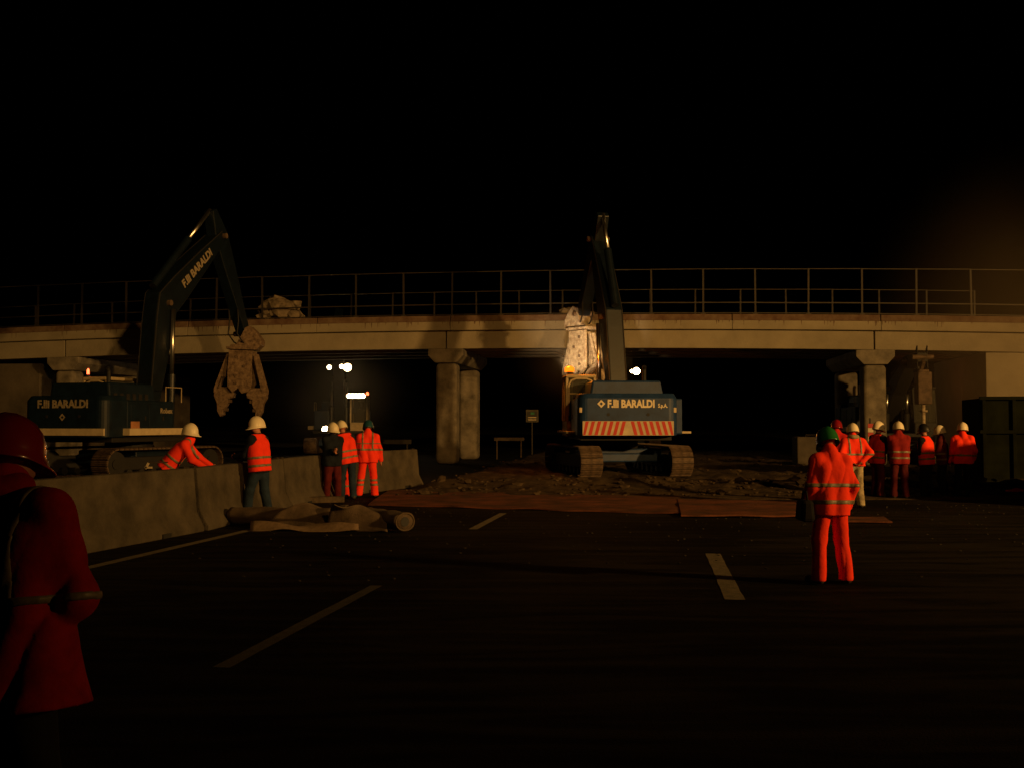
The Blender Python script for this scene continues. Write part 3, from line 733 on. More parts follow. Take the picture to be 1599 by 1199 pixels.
# ---------------------------------------------------------------- tracked demolition machines
def offset_poly(pts, ws):
    L, Rr = [], []
    for i, p in enumerate(pts):
        a = Vector(pts[max(i - 1, 0)]); b = Vector(pts[min(i + 1, len(pts) - 1)]); t = (b - a).normalized(); n = Vector((-t.y, t.x))
        L.append((p[0] + n.x * ws[i] / 2, p[1] + n.y * ws[i] / 2)); Rr.append((p[0] - n.x * ws[i] / 2, p[1] - n.y * ws[i] / 2))
    return L + Rr[::-1]
def make_tool(root, T, paint, kind='crusher'):
    # T maps tool space (x across, z up from the pin, y thickness) to root space
    k = 0.0262
    if kind == 'breaker':
        h_ = MB(); h_.box((0, 0, -0.7), (0.5, 0.55, 1.3)); h_.box((0, 0, -0.1), (0.35, 0.4, 0.3)); b = h_.obj('breaker_housing', paint, root, T=T, bevel=0.03)
        c = MB(); c.tube([(0, 0, -1.35), (0, 0, -2.35), (0, 0, -2.5)], [0.075, 0.07, 0.02], 12); c.obj('chisel', M['creamtool'], b, T=T)
        c = MB(); c.box((0, 0, -1.62), (0.36, 0.2, 0.07)); c.obj('collar', M['creamtool'], b, T=T)
        return b
    q = lambda pts: [((x - 372) * k, (545 - y) * k) for x, y in pts]
    hd = MB(); hd.prism(q([(352, 549), (356, 541), (364, 541), (371, 527), (376, 515), (383, 512), (392, 520), (402, 533), (402, 541), (394, 549)]), -0.32, 0.32)
    b = hd.obj('tool_head', paint, root, T=T, bevel=0.03)
    pl = MB(); pl.box((0, 0, -0.05), (1.15, 0.85, 0.10)); pl.obj('swivel_plate', paint, b, T=T, bevel=0.02)
    for y0_, y1_ in ((-0.36, -0.26), (0.26, 0.36)):
        m_ = MB(); m_.prism(q([(354, 550), (390, 550), (389, 575), (391, 600), (386, 612), (376, 615), (370, 607), (362, 614), (354, 606), (353, 580)]), y0_, y1_)
        m_.obj('body_plate', paint, root, T=T, bevel=0.012)
    m_ = MB(); m_.prism(q([(360, 552), (384, 552), (384, 600), (378, 608), (366, 604), (360, 600)]), -0.2, 0.2); m_.obj('body_core', paint, root, T=T)
    for z in (560, 574, 588, 600):
        m_ = MB(); m_.tube([((372 - 372 + (6 if z % 4 else -6)) * k, -0.40, (545 - z) * k), ((372 - 372 + (6 if z % 4 else -6)) * k, 0.40, (545 - z) * k)], 0.06, 10); m_.obj('pin', M['steel'], root, T=T)
    for sx in (-1, 1):
        mir = lambda pts: [(372 + sx * (x - 372), y) for x, y in pts]
        pj = q(mir([(384, 611), (391, 606), (402, 606), (411, 611), (412, 620), (407, 630), (406, 642), (401, 651), (396, 648), (397, 640), (393, 636), (390, 629), (391, 624), (384, 622), (381, 616)]))
        j = MB(); j.prism(pj, -0.17, 0.17); jo = j.obj('jaw', paint, root, T=T, bevel=0.015)
        for tx, ty in ((389, 627), (394, 640), (384, 619)):
            t_ = MB(); c = q(mir([(tx, ty)]))[0]; t_.box((c[0], 0, c[1]), (0.14, 0.24, 0.13)); t_.obj('tooth', M['steel'], jo, T=T, bevel=0.01)
        a = q(mir([(391, 556)]))[0]; c = q(mir([(407, 612)]))[0]; mid = (a[0] + (c[0] - a[0]) * 0.62, a[1] + (c[1] - a[1]) * 0.62)
        cy = MB(); cy.tube([(a[0], 0, a[1]), (mid[0], 0, mid[1])], 0.14, 12); cyo = cy.obj('jaw_cylinder', paint, root, T=T, smooth=False)
        rd = MB(); rd.tube([(mid[0], 0, mid[1]), (c[0], 0, c[1])], 0.075, 10); rd.obj('rod', M['steel'], cyo, T=T)
        for yy in (-0.17, 0.17):
            g_ = MB(); g_.prism([(a[0] - 0.04, a[1]), (a[0] + 0.10 * sx, a[1] + 0.02), (c[0] + 0.13 * sx, c[1] + 0.1), (c[0] + 0.13 * sx, c[1] - 0.08), (c[0] - 0.05, c[1] - 0.04)], yy - 0.02, yy + 0.02); g_.obj('guard_plate', paint, cyo, T=T)
    return b

shoe_mb = MB(); shoe_mb.box((0, 0, 0.0), (0.175, 0.72, 0.035))
for q in (-0.06, 0.0, 0.06): shoe_mb.box((q, 0, 0.03), (0.018, 0.70, 0.035))
tmp = shoe_mb.obj('track_shoe', M['steel']); SHOE = tmp.data; bpy.data.objects.remove(tmp)

def make_digger(loc, heading, track_heading, label, group, foot, knee, tip, send, tool_yaw=0.0, tool='crusher', tool_tilt=0.0,
                band='stripes', text=True, lamps=(), boom_text=False, paint='blue', armpaint='bluedark', toolpaint='rust', stick_w=0.55, boom_y=0.0,
                beacon='amber', cab_lamps=(), side_text=False, shoes=True, hose=True, scale=1.0, L_rear=3.1, boom_fat=1.0, dimtext=False, beacon_r=0.085, boom_yaw=0.0, cabm='cabpaint'):
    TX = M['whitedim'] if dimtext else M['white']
    root = empty('tracked_excavator', loc, 0)
    tag(root, label, 'excavator', group)
    A = Matrix.Rotation(heading, 4, 'Z'); TR = Matrix.Rotation(track_heading, 4, 'Z')
    P_ = M[paint]; AP = M[armpaint]
    # --- undercarriage
    for sy in (-1, 1):
        yc = 1.5 * sy; hl_, rr = 2.05, 0.46
        fr = MB(); fr.box((0, yc, 0.50), (4.0, 0.34, 0.42)); tr = fr.obj('track_frame', M['black'], root, T=TR, bevel=0.04)
        for x in (-hl_, hl_):
            s_ = MB(); s_.tube([(x, yc - 0.2, 0.5), (x, yc + 0.2, 0.5)], 0.40, 20); s_.tube([(x, yc - 0.24, 0.5), (x, yc + 0.24, 0.5)], 0.16, 12)
            s_.obj('sprocket' if x < 0 else 'idler_wheel', M['black'], tr, T=TR)
        for x in np.linspace(-1.5, 1.5, 7):
            r_ = MB(); r_.tube([(x, yc - 0.2, 0.2), (x, yc + 0.2, 0.2)], 0.13, 12); r_.obj('roller', M['black'], tr, T=TR)
        per = 4 * hl_ + 2 * math.pi * rr; ns = int(per / 0.19)
        if shoes:
            for k in range(ns):
                u = per * k / ns
                if u < 2 * hl_: x, z, an = -hl_ + u, 0.5 - rr, math.pi
                elif u < 2 * hl_ + math.pi * rr:
                    t = (u - 2 * hl_) / rr; x, z, an = hl_ + rr * math.sin(t), 0.5 - rr * math.cos(t), math.pi - t
                elif u < 4 * hl_ + math.pi * rr: x, z, an = hl_ - (u - 2 * hl_ - math.pi * rr), 0.5 + rr, 0
                else:
                    t = (u - 4 * hl_ - math.pi * rr) / rr; x, z, an = -hl_ - rr * math.sin(t), 0.5 + rr * math.cos(t), -t
                T = TR @ Matrix.Translation((x, yc, z)) @ Matrix.Rotation(an, 4, 'Y')
                linked('track_shoe', SHOE, tr, T)
        else:
            b_ = MB(); oc = [(-hl_ + math.cos(t) * rr, 0.5 + math.sin(t) * rr) for t in np.linspace(math.pi / 2, 3 * math.pi / 2, 9)] + [(hl_ + math.cos(t) * rr, 0.5 + math.sin(t) * rr) for t in np.linspace(-math.pi / 2, math.pi / 2, 9)]
            b_.prism(oc, yc - 0.35, yc + 0.35); b_.obj('track_belt', M['steel'], tr, T=TR)
    cf = MB(); cf.box((0, 0, 0.68), (1.9, 2.7, 0.42)); cf.box((0.9, 0, 0.6), (0.35, 2.6, 0.3)); cf.box((-0.9, 0, 0.6), (0.35, 2.6, 0.3)); cf.obj('car_body', P_, root, T=TR, bevel=0.05)
    tt = MB(); tt.tube([(0, 0, 0.88), (0, 0, 1.2)], 0.78, 28); tt.obj('slew_ring', M['black'], root, T=A)
    # --- upper
    dk = MB(); dk.box((-0.55, 0, 1.27), (4.1, 2.9, 0.16)); dk.obj('deck', M['black'], root, T=A, bevel=0.02)
    # counterweight with rounded rear, local -x is the rear
    cw = MB(); rear = -L_rear; pl = []
    for t in np.linspace(0, 1, 7):
        an = math.pi / 2 * t; pl.append((rear + 0.32 - 0.32 * math.sin(an), 1.57 - 0.30 + 0.30 * math.cos(an)))
    out = [(rear + 1.05, 1.57)] + pl
    out = out + [(x, -y) for x, y in reversed(out)]
    n = len(out); vs = [(x, y, 1.35) for x, y in out] + [(x + (0.0), y, 2.50) for x, y in out] + [(x + 0.10 * (x < rear + 0.9), y * 0.955, 2.66) for x, y in out]
    fs = [tuple(range(n))] + [tuple(reversed(range(2 * n, 3 * n)))]
    for lv in (0, 1):
        for i in range(n): fs.append((lv * n + i, lv * n + (i + 1) % n, (lv + 1) * n + (i + 1) % n, (lv + 1) * n + i))
    cw.add(vs, fs); cwo = cw.obj('counterweight', P_, root, T=A, bevel=0.03)
    rearT = A @ Matrix.Translation((rear - 0.006, 0, 0)) @ Matrix.Rotation(-math.pi / 2, 4, 'Z') @ Matrix.Rotation(math.pi / 2, 4, 'X')
    # rearT: local x -> along the rear face to the viewer's right, local y -> up
    if band == 'stripes':
        b_ = MB(); b_.add([(rear - 0.008, y, z) for y, z in ((1.42, 1.36), (-1.42, 1.36), (-1.42, 1.80), (1.42, 1.80))] + [(rear + 0.0, y, z) for y, z in ((1.42, 1.36), (-1.42, 1.36), (-1.42, 1.80), (1.42, 1.80))],
                      [(0, 1, 2, 3), (7, 6, 5, 4), (0, 4, 5, 1), (1, 5, 6, 2), (2, 6, 7, 3), (3, 7, 4, 0)])
        bo = b_.obj('warning_band', M['cream'], cwo, T=A)
        for sx in (-1, 1):
            for k in range(7):
                x0_ = 0.10 + k * 0.192
                lo_, hi_ = x0_, x0_ + 0.104
                skew = -0.085
                poly = [(sx * (lo_ + 0.0 - skew), 1.37), (sx * (hi_ - skew), 1.37), (sx * (hi_ + skew * 0.3), 1.79), (sx * (lo_ + skew * 0.3), 1.79)]
                poly = [(max(-1.41, min(1.41, u)), v) for u, v in poly]
                m_ = MB(); m_.add([(rear - 0.012, -u, v) for u, v in poly], [(0, 1, 2, 3) if sx < 0 else (3, 2, 1, 0)])
                m_.obj('red_stripe', M['red'], bo, T=A)
    else:
        b_ = MB(); b_.box((rear - 0.03, 0, 1.52), (0.06, 3.2, 0.22)); b_.obj('cream_band', M['cream'], cwo, T=A, bevel=0.01)
    for sx in (-1, 1):
        m_ = MB(); m_.tube([(rear - 0.012, 0.62 * sx, 2.0), (rear + 0.02, 0.62 * sx, 2.0)], 0.05, 14); m_.obj('bolt_cap', M['black'], cwo, T=A)
        if band != 'stripes': continue
        m_ = MB(); m_.box((rear + 0.10, 1.47 * sx, 2.14), (0.10, 0.10, 0.16)); m_.obj('rear_reflector', M['cream'], cwo, T=A @ Matrix.Identity(4), bevel=0.02)
    if text:
        if band == 'stripes':
            text_obj('lettering', 'F.lli BARALDI', 0.33, M['white'], cwo, rearT @ Matrix.Translation((0.09, 2.325, 0)) @ Matrix.Diagonal((0.80, 1, 1, 1)), off=0.014, space=1.0)
            text_obj('lettering', 'S.p.A.', 0.165, M['white'], cwo, rearT @ Matrix.Translation((1.08, 2.27, 0)) @ Matrix.Diagonal((0.8, 1, 1, 1)), off=0.006)
            dm = (-0.84, 2.335, 0.125)
        else:
            text_obj('lettering', 'F.lli BARALDI', 0.34, TX, cwo, rearT @ Matrix.Translation((-0.02, 2.38, 0)), off=0.013, space=1.02)
            dm = (-0.02, 1.98, 0.12)
        m_ = MB(); u, v, r0 = dm
        ring = lambda r: [(rear - 0.009, -(u + r * math.cos(t)), v + r * math.sin(t)) for t in (0, math.pi / 2, math.pi, 3 * math.pi / 2)]
        o_, i_ = ring(r0), ring(r0 * 0.42)
        m_.add(o_ + i_, [(k, (k + 1) % 4, 4 + (k + 1) % 4, 4 + k) for k in range(4)]); m_.obj('diamond_emblem', TX, cwo, T=A)
    # engine hood and side bodies
    hd = MB(); hd.box((-1.35, -0.05, 2.72), (2.3, 2.42, 0.72), taper=(0.94, 0.9)); hdo = hd.obj('engine_hood', P_, root, T=A, bevel=0.06)
    for x in np.linspace(-2.2, -0.7, 6):
        m_ = MB(); m_.box((x, -1.215, 2.62), (0.16, 0.03, 0.24)); m_.obj('vent', M['black'], hdo, T=A)
    ex = MB(); ex.tube([(-1.9, -0.7, 3.05), (-1.9, -0.7, 3.45), (-1.98, -0.7, 3.55)], 0.07, 12); ex.obj('exhaust_pipe', M['black'], root, T=A)
    for sy in (-1, 1):
        sb = MB(); x0_ = -2.03; x1_ = (0.95 if band == 'stripes' else 0.35) if sy < 0 else -0.35
        wd_ = 0.38 if (band == 'stripes' and sy < 0) else 0.0; sb.box(((x0_ + x1_) / 2, sy * (1.10 + wd_ / 2), 1.95), (x1_ - x0_, 0.86 + wd_, 1.15)); sbo = sb.obj('side_body', P_, root, T=A, bevel=0.05)
        for x in ([-1.45, -0.55] if sy < 0 else [-1.4]):
            m_ = MB(); m_.box((x, sy * (1.535 + wd_), 1.95), (0.80, 0.02, 0.95)); m_.obj('access_door', P_, sbo, T=A, bevel=0.012)
            m_ = MB(); m_.box((x + 0.3, sy * (1.552 + wd_), 1.95), (0.05, 0.02, 0.14)); m_.obj('latch', M['galv'], sbo, T=A)
        ct = MB(); ct.box((-0.15 if band == 'stripes' else -0.75, sy * (1.68 + wd_), 1.44 if band == 'stripes' else 1.52), (3.6 if band == 'stripes' else 3.0, 0.30, 0.07 if band == 'stripes' else 0.22)); ct.obj('catwalk', M['cream'], root, T=A, bevel=0.01)
        hr_ = MB(); hr_.tube([(0.85, sy * 1.45, 2.5), (0.85, sy * 1.45, 3.0), (0.0, sy * 1.45, 3.0), (0.0, sy * 1.45, 2.5)], 0.018, 8); hr_.obj('handrail', M[cabm], root, T=A)
    if side_text:
        T_ = A @ Matrix.Translation((-0.1, -1.56, 2.20)) @ Matrix.Rotation(math.pi / 2, 4, 'X')
        text_obj('lettering', 'Robex', 0.24, TX, root, T_, off=0.006)
        m_ = MB(); m_.box((-1.65, -1.552, 1.72), (0.42, 0.01, 0.26)); m_.obj('sticker', mat('orange_sticker', (0.45, 0.20, 0.09), 0.7), root, T=A)
    # cab on the left
    AC = A @ Matrix.Translation((0, 0.16, 0))
    cb = MB(); cb.box((0.55, 1.02, 1.55), (1.75, 0.98, 0.55)); cab = cb.obj('cab', M[cabm], root, T=AC, bevel=0.05)
    pil = [(-0.28, 0.55), (-0.28, 1.49), (1.40, 0.55), (1.30, 1.49), (0.55, 1.49)]
    for (x, y) in pil:
        m_ = MB(); m_.bar((x, y, 1.8), (x - (0.22 if x > 1 else 0), y, 3.27), 0.09, 0.09); m_.obj('cab_pillar', M[cabm], cab, T=AC, bevel=0.02)
    m_ = MB(); m_.box((0.45, 1.02, 3.31), (1.62, 1.04, 0.12)); m_.obj('cab_roof', M[cabm], cab, T=AC, bevel=0.05)
    # rear window frame with rounded arch
    ar = MB(); pts = [(-0.335, 0.60, 2.0), (-0.335, 0.60, 3.0), (-0.335, 0.68, 3.17), (-0.335, 0.85, 3.23), (-0.335, 1.19, 3.23), (-0.335, 1.36, 3.17), (-0.335, 1.44, 3.0), (-0.335, 1.44, 2.0)]
    ar.tube(pts, 0.035, 8); ar.tube([(-0.335, 0.6, 2.72), (-0.335, 1.44, 2.72)], 0.028, 8); ar.obj('rear_frame', M[cabm], cab, T=AC)
    for c_, d_ in (((-0.29, 1.02, 2.52), (0.012, 0.86, 1.40)), ((0.50, 1.50, 2.52), (1.45, 0.012, 1.40)), ((0.50, 0.54, 2.52), (1.45, 0.012, 1.40)), ((1.29, 1.02, 2.52), (0.012, 0.86, 1.40))):
        m_ = MB(); m_.box(c_, d_); m_.obj('window', M['clear'], cab, T=AC)
    st = MB(); st.box((0.3, 1.02, 1.95), (0.5, 0.5, 0.16)); st.box((0.05, 1.02, 2.3), (0.14, 0.48, 0.65)); st.obj('driver_seat', M['black'], cab, T=AC, bevel=0.05)
    # beacon and roof lamps
    if beacon:
        bp_ = A @ Vector((-0.22, 1.40, 3.37))
        m_ = MB(); m_.tube([(-0.22, 1.40, 3.36), (-0.22, 1.40, 3.46)], 0.08, 12); bs = m_.obj('beacon', M['black'], root, T=AC)
        m_ = MB(); m_.tube([(-0.22, 1.40, 3.46), (-0.22, 1.40, 3.60), (-0.22, 1.40, 3.66)], [beacon_r, beacon_r * 0.95, beacon_r * 0.35], 14); m_.obj('lens', M[beacon], bs, T=AC, smooth=True)
    for (x, y, z, r, mm) in lamps:
        m_ = MB(); m_.tube([(x - 0.10, y, z), (x, y, z)], r * 1.25, 14); lo_ = m_.obj('work_lamp', M['black'], root, T=A)
        m_ = MB(); m_.tube([(x, y, z), (x + 0.012, y, z)], r, 16); m_.obj('lens', M[mm], lo_, T=A)
    # --- boom, stick, cylinders: local plane x (forward), z
    Bm = A @ Matrix.Translation((0, boom_y, 0)) @ Matrix.Rotation(boom_yaw, 4, 'Z')
    ft, kn, tp, se = [Vector(p) for p in (foot, knee, tip, send)]
    def lerp(a, b, t): return (a[0] + (b[0] - a[0]) * t, a[1] + (b[1] - a[1]) * t)
    bp = [ft, lerp(ft, kn, 0.45), lerp(ft, kn, 0.85), (kn[0] + 0.0, kn[1] + 0.0), lerp(kn, tp, 0.2), lerp(kn, tp, 0.6), tp]
    bw = [0.42 * boom_fat, 0.72 * boom_fat, 0.98 * boom_fat, 1.08 * boom_fat, 1.0 * boom_fat, 0.74 * boom_fat, 0.42]
    m_ = MB(); m_.prism(offset_poly(bp, bw), -0.29, 0.29); bo = m_.obj('boom', AP, root, T=Bm, bevel=0.03)
    for yy in (-0.30, 0.30):
        m_ = MB(); ps = offset_poly(bp, [w_ * 0.96 for w_ in bw]); 
        m_.tube([(p[0], yy, p[1]) for p in ps[:7]], 0.025, 6); m_.obj('hose_line', M['black'], bo, T=Bm)
    # boom cylinders both sides
    u = (kn - ft).normalized(); nrm = Vector((u.y, -u.x))
    c0 = Vector((ft[0] + 0.75, ft[1] - 0.45)); c1 = kn + nrm * 0.15 - u * 0.2
    for yy in (-0.43, 0.43):
        cm = c0.lerp(c1, 0.46)
        m_ = MB(); m_.tube([(c0.x, yy, c0.y), (cm.x, yy, cm.y)], 0.13, 14); cy = m_.obj('boom_cylinder', AP, root, T=Bm, smooth=False)
        m_ = MB(); m_.tube([(cm.x, yy, cm.y), (c1.x, yy, c1.y)], 0.07, 14); m_.obj('rod', M['chrome'], cy, T=Bm, smooth=True)
    # stick
    sdv = (se - tp).normalized(); sn = Vector((-sdv.y, sdv.x))
    back = tp - sdv * 1.05
    sp = [back, tp, lerp(tp, se, 0.3), lerp(tp, se, 0.75), se]
    sw = [0.28, 0.78 * boom_fat, 0.70 * boom_fat, 0.48, 0.36]
    m_ = MB(); m_.prism(offset_poly(sp, sw), -stick_w / 2 * 0.8, stick_w / 2 * 0.8); so = m_.obj('stick', AP, root, T=Bm, bevel=0.03)
    for q_, nm in ((ft, 'foot_pin'), (kn, 'knee_pin'), (tp, 'tip_pin'), (se, 'tool_pin')):
        m_ = MB(); m_.tube([(q_[0], -0.42, q_[1]), (q_[0], 0.42, q_[1])], 0.10, 14); m_.obj(nm, M['steel'], bo if nm != 'tool_pin' else so, T=Bm)
    # stick cylinder on top of the boom
    sgn = 1 if sn.x * 0 + (back.x - kn.x) > -99 else 1
    tb = (tp - kn).normalized(); nb = Vector((-tb.y, tb.x))
    a_ = kn + nb * 0.72; mid = a_.lerp(back, 0.6)
    m_ = MB(); m_.tube([(a_.x, 0, a_.y), (mid.x, 0, mid.y)], 0.14, 14); cy = m_.obj('stick_cylinder', AP, root, T=Bm)
    m_ = MB(); m_.tube([(mid.x, 0, mid.y), (back.x, 0, back.y)], 0.075, 14); m_.obj('rod', M['chrome'], cy, T=Bm, smooth=True)
    # tool cylinder on the front of the stick
    fn_ = sn if sn.x > 0 else -sn
    a_ = tp + fn_ * 0.48 + sdv * 0.5; b_e = se + fn_ * 0.34 - sdv * 0.25; mid = a_.lerp(b_e, 0.52)
    m_ = MB(); m_.tube([(a_.x, 0, a_.y), (mid.x, 0, mid.y)], 0.125, 14); cy = m_.obj('tool_cylinder', AP, root, T=Bm)
    m_ = MB(); m_.tube([(mid.x, 0, mid.y), (b_e.x, 0, b_e.y)], 0.065, 14); m_.obj('rod', M['chrome'], cy, T=Bm, smooth=True)
    m_ = MB(); m_.bar((b_e.x, 0, b_e.y), (se.x, 0, se.y - 0.1), 0.12, 0.4); m_.obj('tool_link', M['steel'], root, T=Bm)
    if hose:
        bk = -fn_
        for yy in (-0.2, 0.2):
            pts = [(lerp(tp, se, 0.75)[0] + bk.x * 0.3, yy, lerp(tp, se, 0.75)[1]), (se[0] + bk.x * 0.75, yy, se[1] + 0.45), (se[0] + bk.x * 0.85, yy, se[1] - 0.05), (se[0] + bk.x * 0.4, yy, se[1] - 0.35), (se[0], yy, se[1] - 0.45)]
            m_ = MB(); m_.tube(pts, 0.03, 8); m_.obj('hose', M['black'], root, T=Bm, smooth=True)
    if boom_text:
        c_ = kn.lerp(tp, 0.50); an = math.atan2(tp.y - kn.y, tp.x - kn.x)
        T_ = Bm @ Matrix.Translation((c_.x, -0.305, c_.y)) @ Matrix.Rotation(-an, 4, 'Y') @ Matrix.Rotation(math.pi / 2, 4, 'X')
        text_obj('lettering', 'F.lli BARALDI', 0.40, TX, bo, T_, off=0.016)
    # tool
    TT = Bm @ Matrix.Translation((se[0], 0, se[1] - 0.55)) @ Matrix.Rotation(tool_yaw, 4, 'Z') @ Matrix.Rotation(tool_tilt, 4, 'Y')
    if tool: make_tool(root, TT, M[toolpaint], tool)
    if scale != 1: root.scale = (scale,) * 3
    return root, A

# clear-ish cab glass
m = bpy.data.materials.new('clear_cab_glass'); m.use_nodes = True; n = m.node_tree; b = n.nodes['Principled BSDF']
b.inputs['Base Color'].default_value = (0.25, 0.25, 0.22, 1); b.inputs['Roughness'].default_value = 0.08
tr = n.nodes.new('ShaderNodeBsdfTransparent'); tr.inputs[0].default_value = (0.75, 0.75, 0.7, 1); mx = n.nodes.new('ShaderNodeMixShader'); mx.inputs[0].default_value = 0.15
n.links.new(tr.outputs[0], mx.inputs[1]); n.links.new(b.outputs[0], mx.inputs[2]); n.links.new(mx.outputs[0], n.nodes['Material Output'].inputs[0])
M['clear'] = m

# central machine
make_digger((3.50, 34.3, 0.06), R(92), R(101), 'blue excavator in the middle seen from behind, red and white striped counterweight', 'demolition excavators',
            (0.35, 1.95), (1.35, 5.5), (2.9, 8.55), (5.0, 6.0), tool_yaw=R(28), toolpaint='creamtool', band='stripes', boom_y=-0.25, boom_yaw=R(9), beacon_r=0.17,
            lamps=((0.62, 1.42, 3.43, 0.06, 'lampdim'), (0.62, 0.62, 3.43, 0.06, 'lampdim')), boom_fat=0.95)
for nm_, pp_, en_, cl_ in (('beacon_light', (1.82, 33.95, 3.95), 150, (1.0, 0.22, 0.01)),):
    l = bpy.data.lights.new(nm_, 'POINT'); l.energy = en_; l.color = cl_; l.shadow_soft_size = 0.08; o = bpy.data.objects.new(nm_, l); C.objects.link(o); o.location = pp_
for k, yy in enumerate((0.2,)):
    spot('cab_work_light', (2.0, 35.6, 3.75), (2.6, 39.7, 5.0), 1500, (1.0, 0.66, 0.34), 42, 0.7, 0.08)
# left machine
make_digger((-13.05, 34.3, 0), R(72), R(63), 'blue excavator behind the left barriers, long arm bent high with an open rusty crusher', 'demolition excavators',
            (0.4, 2.0), (1.15, 6.0), (4.45, 8.95), (6.3, 5.35), tool_yaw=R(-72), tool_tilt=R(2), toolpaint='rust', paint='bluenavy', boom_fat=1.08, dimtext=True, band='plain', boom_text=True, side_text=True, beacon='redlamp', beacon_r=0.045, boom_y=-0.35, L_rear=3.1)
# machine facing the camera beyond the bridge
p = W(528, 660, 58)
make_digger((p.x - 0.2, 58 + 2.0, 0), R(-86), R(-86), 'dark excavator beyond the bridge facing the camera with its work lamps lit', 'demolition excavators',
            (0.35, 1.95), (0.9, 4.4), (1.9, 7.6), (3.1, 6.2), tool=None, shoes=False, text=False, band='plain', beacon='redlamp', hose=False,
            lamps=tuple((1.38, 0.62 + 0.2 * k, 3.38, 0.13, 'lamp') for k in range(5)) + ((1.2, -0.75, 1.42, 0.2, 'lamp'), (1.75, -0.50, 5.0, 0.13, 'lampdim'), (1.75, 0.22, 5.05, 0.13, 'lampdim'), (1.75, 0.55, 5.0, 0.22, 'lamp')))
# second far machine, hidden but for its lamps
p = W(982, 660, 60)
make_digger((p.x, 62, 0), R(-90), R(-90), 'far excavator hidden behind the middle one, only its boom lamps showing', 'demolition excavators',
            (0.35, 1.95), (0.9, 4.4), (1.9, 7.6), (3.1, 6.2), tool=None, shoes=False, text=False, band='plain', beacon=None, hose=False,
            lamps=((1.75, 0.22, 4.88, 0.10, 'lamp'), (1.75, 0.5, 4.88, 0.21, 'lamp')))
# breaker machine under the right span
p = W(1444, 660, 46)
make_digger((16.9, 45.2, 0), R(-93), R(-100), 'dim excavator under the right span with a pointed hydraulic breaker', 'demolition excavators',
            (0.35, 1.95), (1.3, 3.3), (3.2, 4.35), (4.5, 4.45), tool='breaker', toolpaint='steel', armpaint='black', paint='bluenavy', shoes=False, text=False, band='plain', beacon='redlamp', hose=True, boom_fat=0.7, cabm='black')

# ---------------------------------------------------------------- site bits
# container on the right
def container(loc, ang, L, H, label):
    root = empty('waste_container', loc, ang); tag(root, label, 'container', 'green steel containers')
    mb = MB(); mb.box((L / 2, 1.1, 0.1 + H / 2 - 0.05), (L, 2.2, H - 0.1)); mb.obj('container_body', M['container'], root, bevel=0.03)
    nk = int(L / 0.75)
    for k in range(nk + 1):
        mb = MB(); mb.box((0.1 + k * (L - 0.2) / nk, -0.045, H / 2), (0.09, 0.09, H - 0.1)); mb.obj('rib', M['container'], root, bevel=0.01)
    for z in (0.14, H * 0.62, H):
        mb = MB(); mb.box((L / 2, -0.075, z), (L + 0.05, 0.06, 0.10)); mb.obj('rail', M['container'], root, bevel=0.01)
container((W(1530, 660, 28.6).x, 28.6, 0), R(-12), 6.5, 2.5, 'dark green steel container at the right edge behind the row of workers')
container((12.9, 20.0, 0), R(28), 4.6, 1.95, 'lower steel container added unseen beyond the right side of the frame to shade the workers')  # added out of view to cast shade on the workers' legs

# concrete block near the right pier
root = empty('concrete_block', W(1266, 722, 41)); root.location.z = 0
mb = MB(); mb.box((0, 0, 0.62), (1.3, 0.8, 1.24)); mb.obj('block_body', M['wallc'], root, bevel=0.05)
mb = MB(); mb.tube([(-0.2, 0, 1.2), (-0.2, 0, 1.32), (0.2, 0, 1.32), (0.2, 0, 1.2)], 0.02, 6); mb.obj('lifting_loop', M['galv'], root)
tag(root, 'dull concrete block on the soil left of the right pier', 'concrete block')
# red and white marker post on the right pier
root = empty('marker_post', W(1359, 690, 41.2)); root.location.z = 0
mb = MB(); mb.box((0, 0, 1.0), (0.06, 0.06, 2.0)); mb.obj('post', M['galv'], root)
for k in range(4):
    mb = MB(); mb.box((0, -0.05, 1.15 + k * 0.18), (0.22, 0.03, 0.17)); mb.obj('red_stripe' if k % 2 else 'white_stripe', M['red'] if k % 2 else M['white'], root)
tag(root, 'small red and white striped marker post against the right pier', 'marker post')
# sign beyond the bridge
p = W(831, 649, 53)
root = empty('road_sign', (p.x, p.y, 0))
mb = MB(); mb.box((0, 0.03, 1.2), (0.06, 0.04, 2.4)); mb.obj('post', M['galv'], root)
mb = MB(); mb.box((0, 0, p.z), (0.66, 0.02, 0.66)); sb = mb.obj('sign_board', mat('dull_cream_board', (0.09, 0.08, 0.045), 0.7), root, bevel=0.01)
mb = MB(); mb.box((0, -0.013, p.z - 0.02), (0.56, 0.006, 0.52)); mb.obj('panel', mat('dark_sign_panel', (0.035, 0.035, 0.025), 0.7), sb)
mb = MB(); mb.box((0.02, -0.02, p.z + 0.13), (0.2, 0.006, 0.12)); mb.obj('green_mark', mat('green_mark', (0.03, 0.22, 0.10), 0.7), sb)
mb = MB(); mb.box((0, -0.02, p.z - 0.08), (0.44, 0.006, 0.05)); mb.box((0, -0.02, p.z - 0.2), (0.44, 0.006, 0.05)); mb.obj('text_line', M['cream'], sb)
tag(root, 'small square sign with a green mark standing beyond the bridge', 'sign')
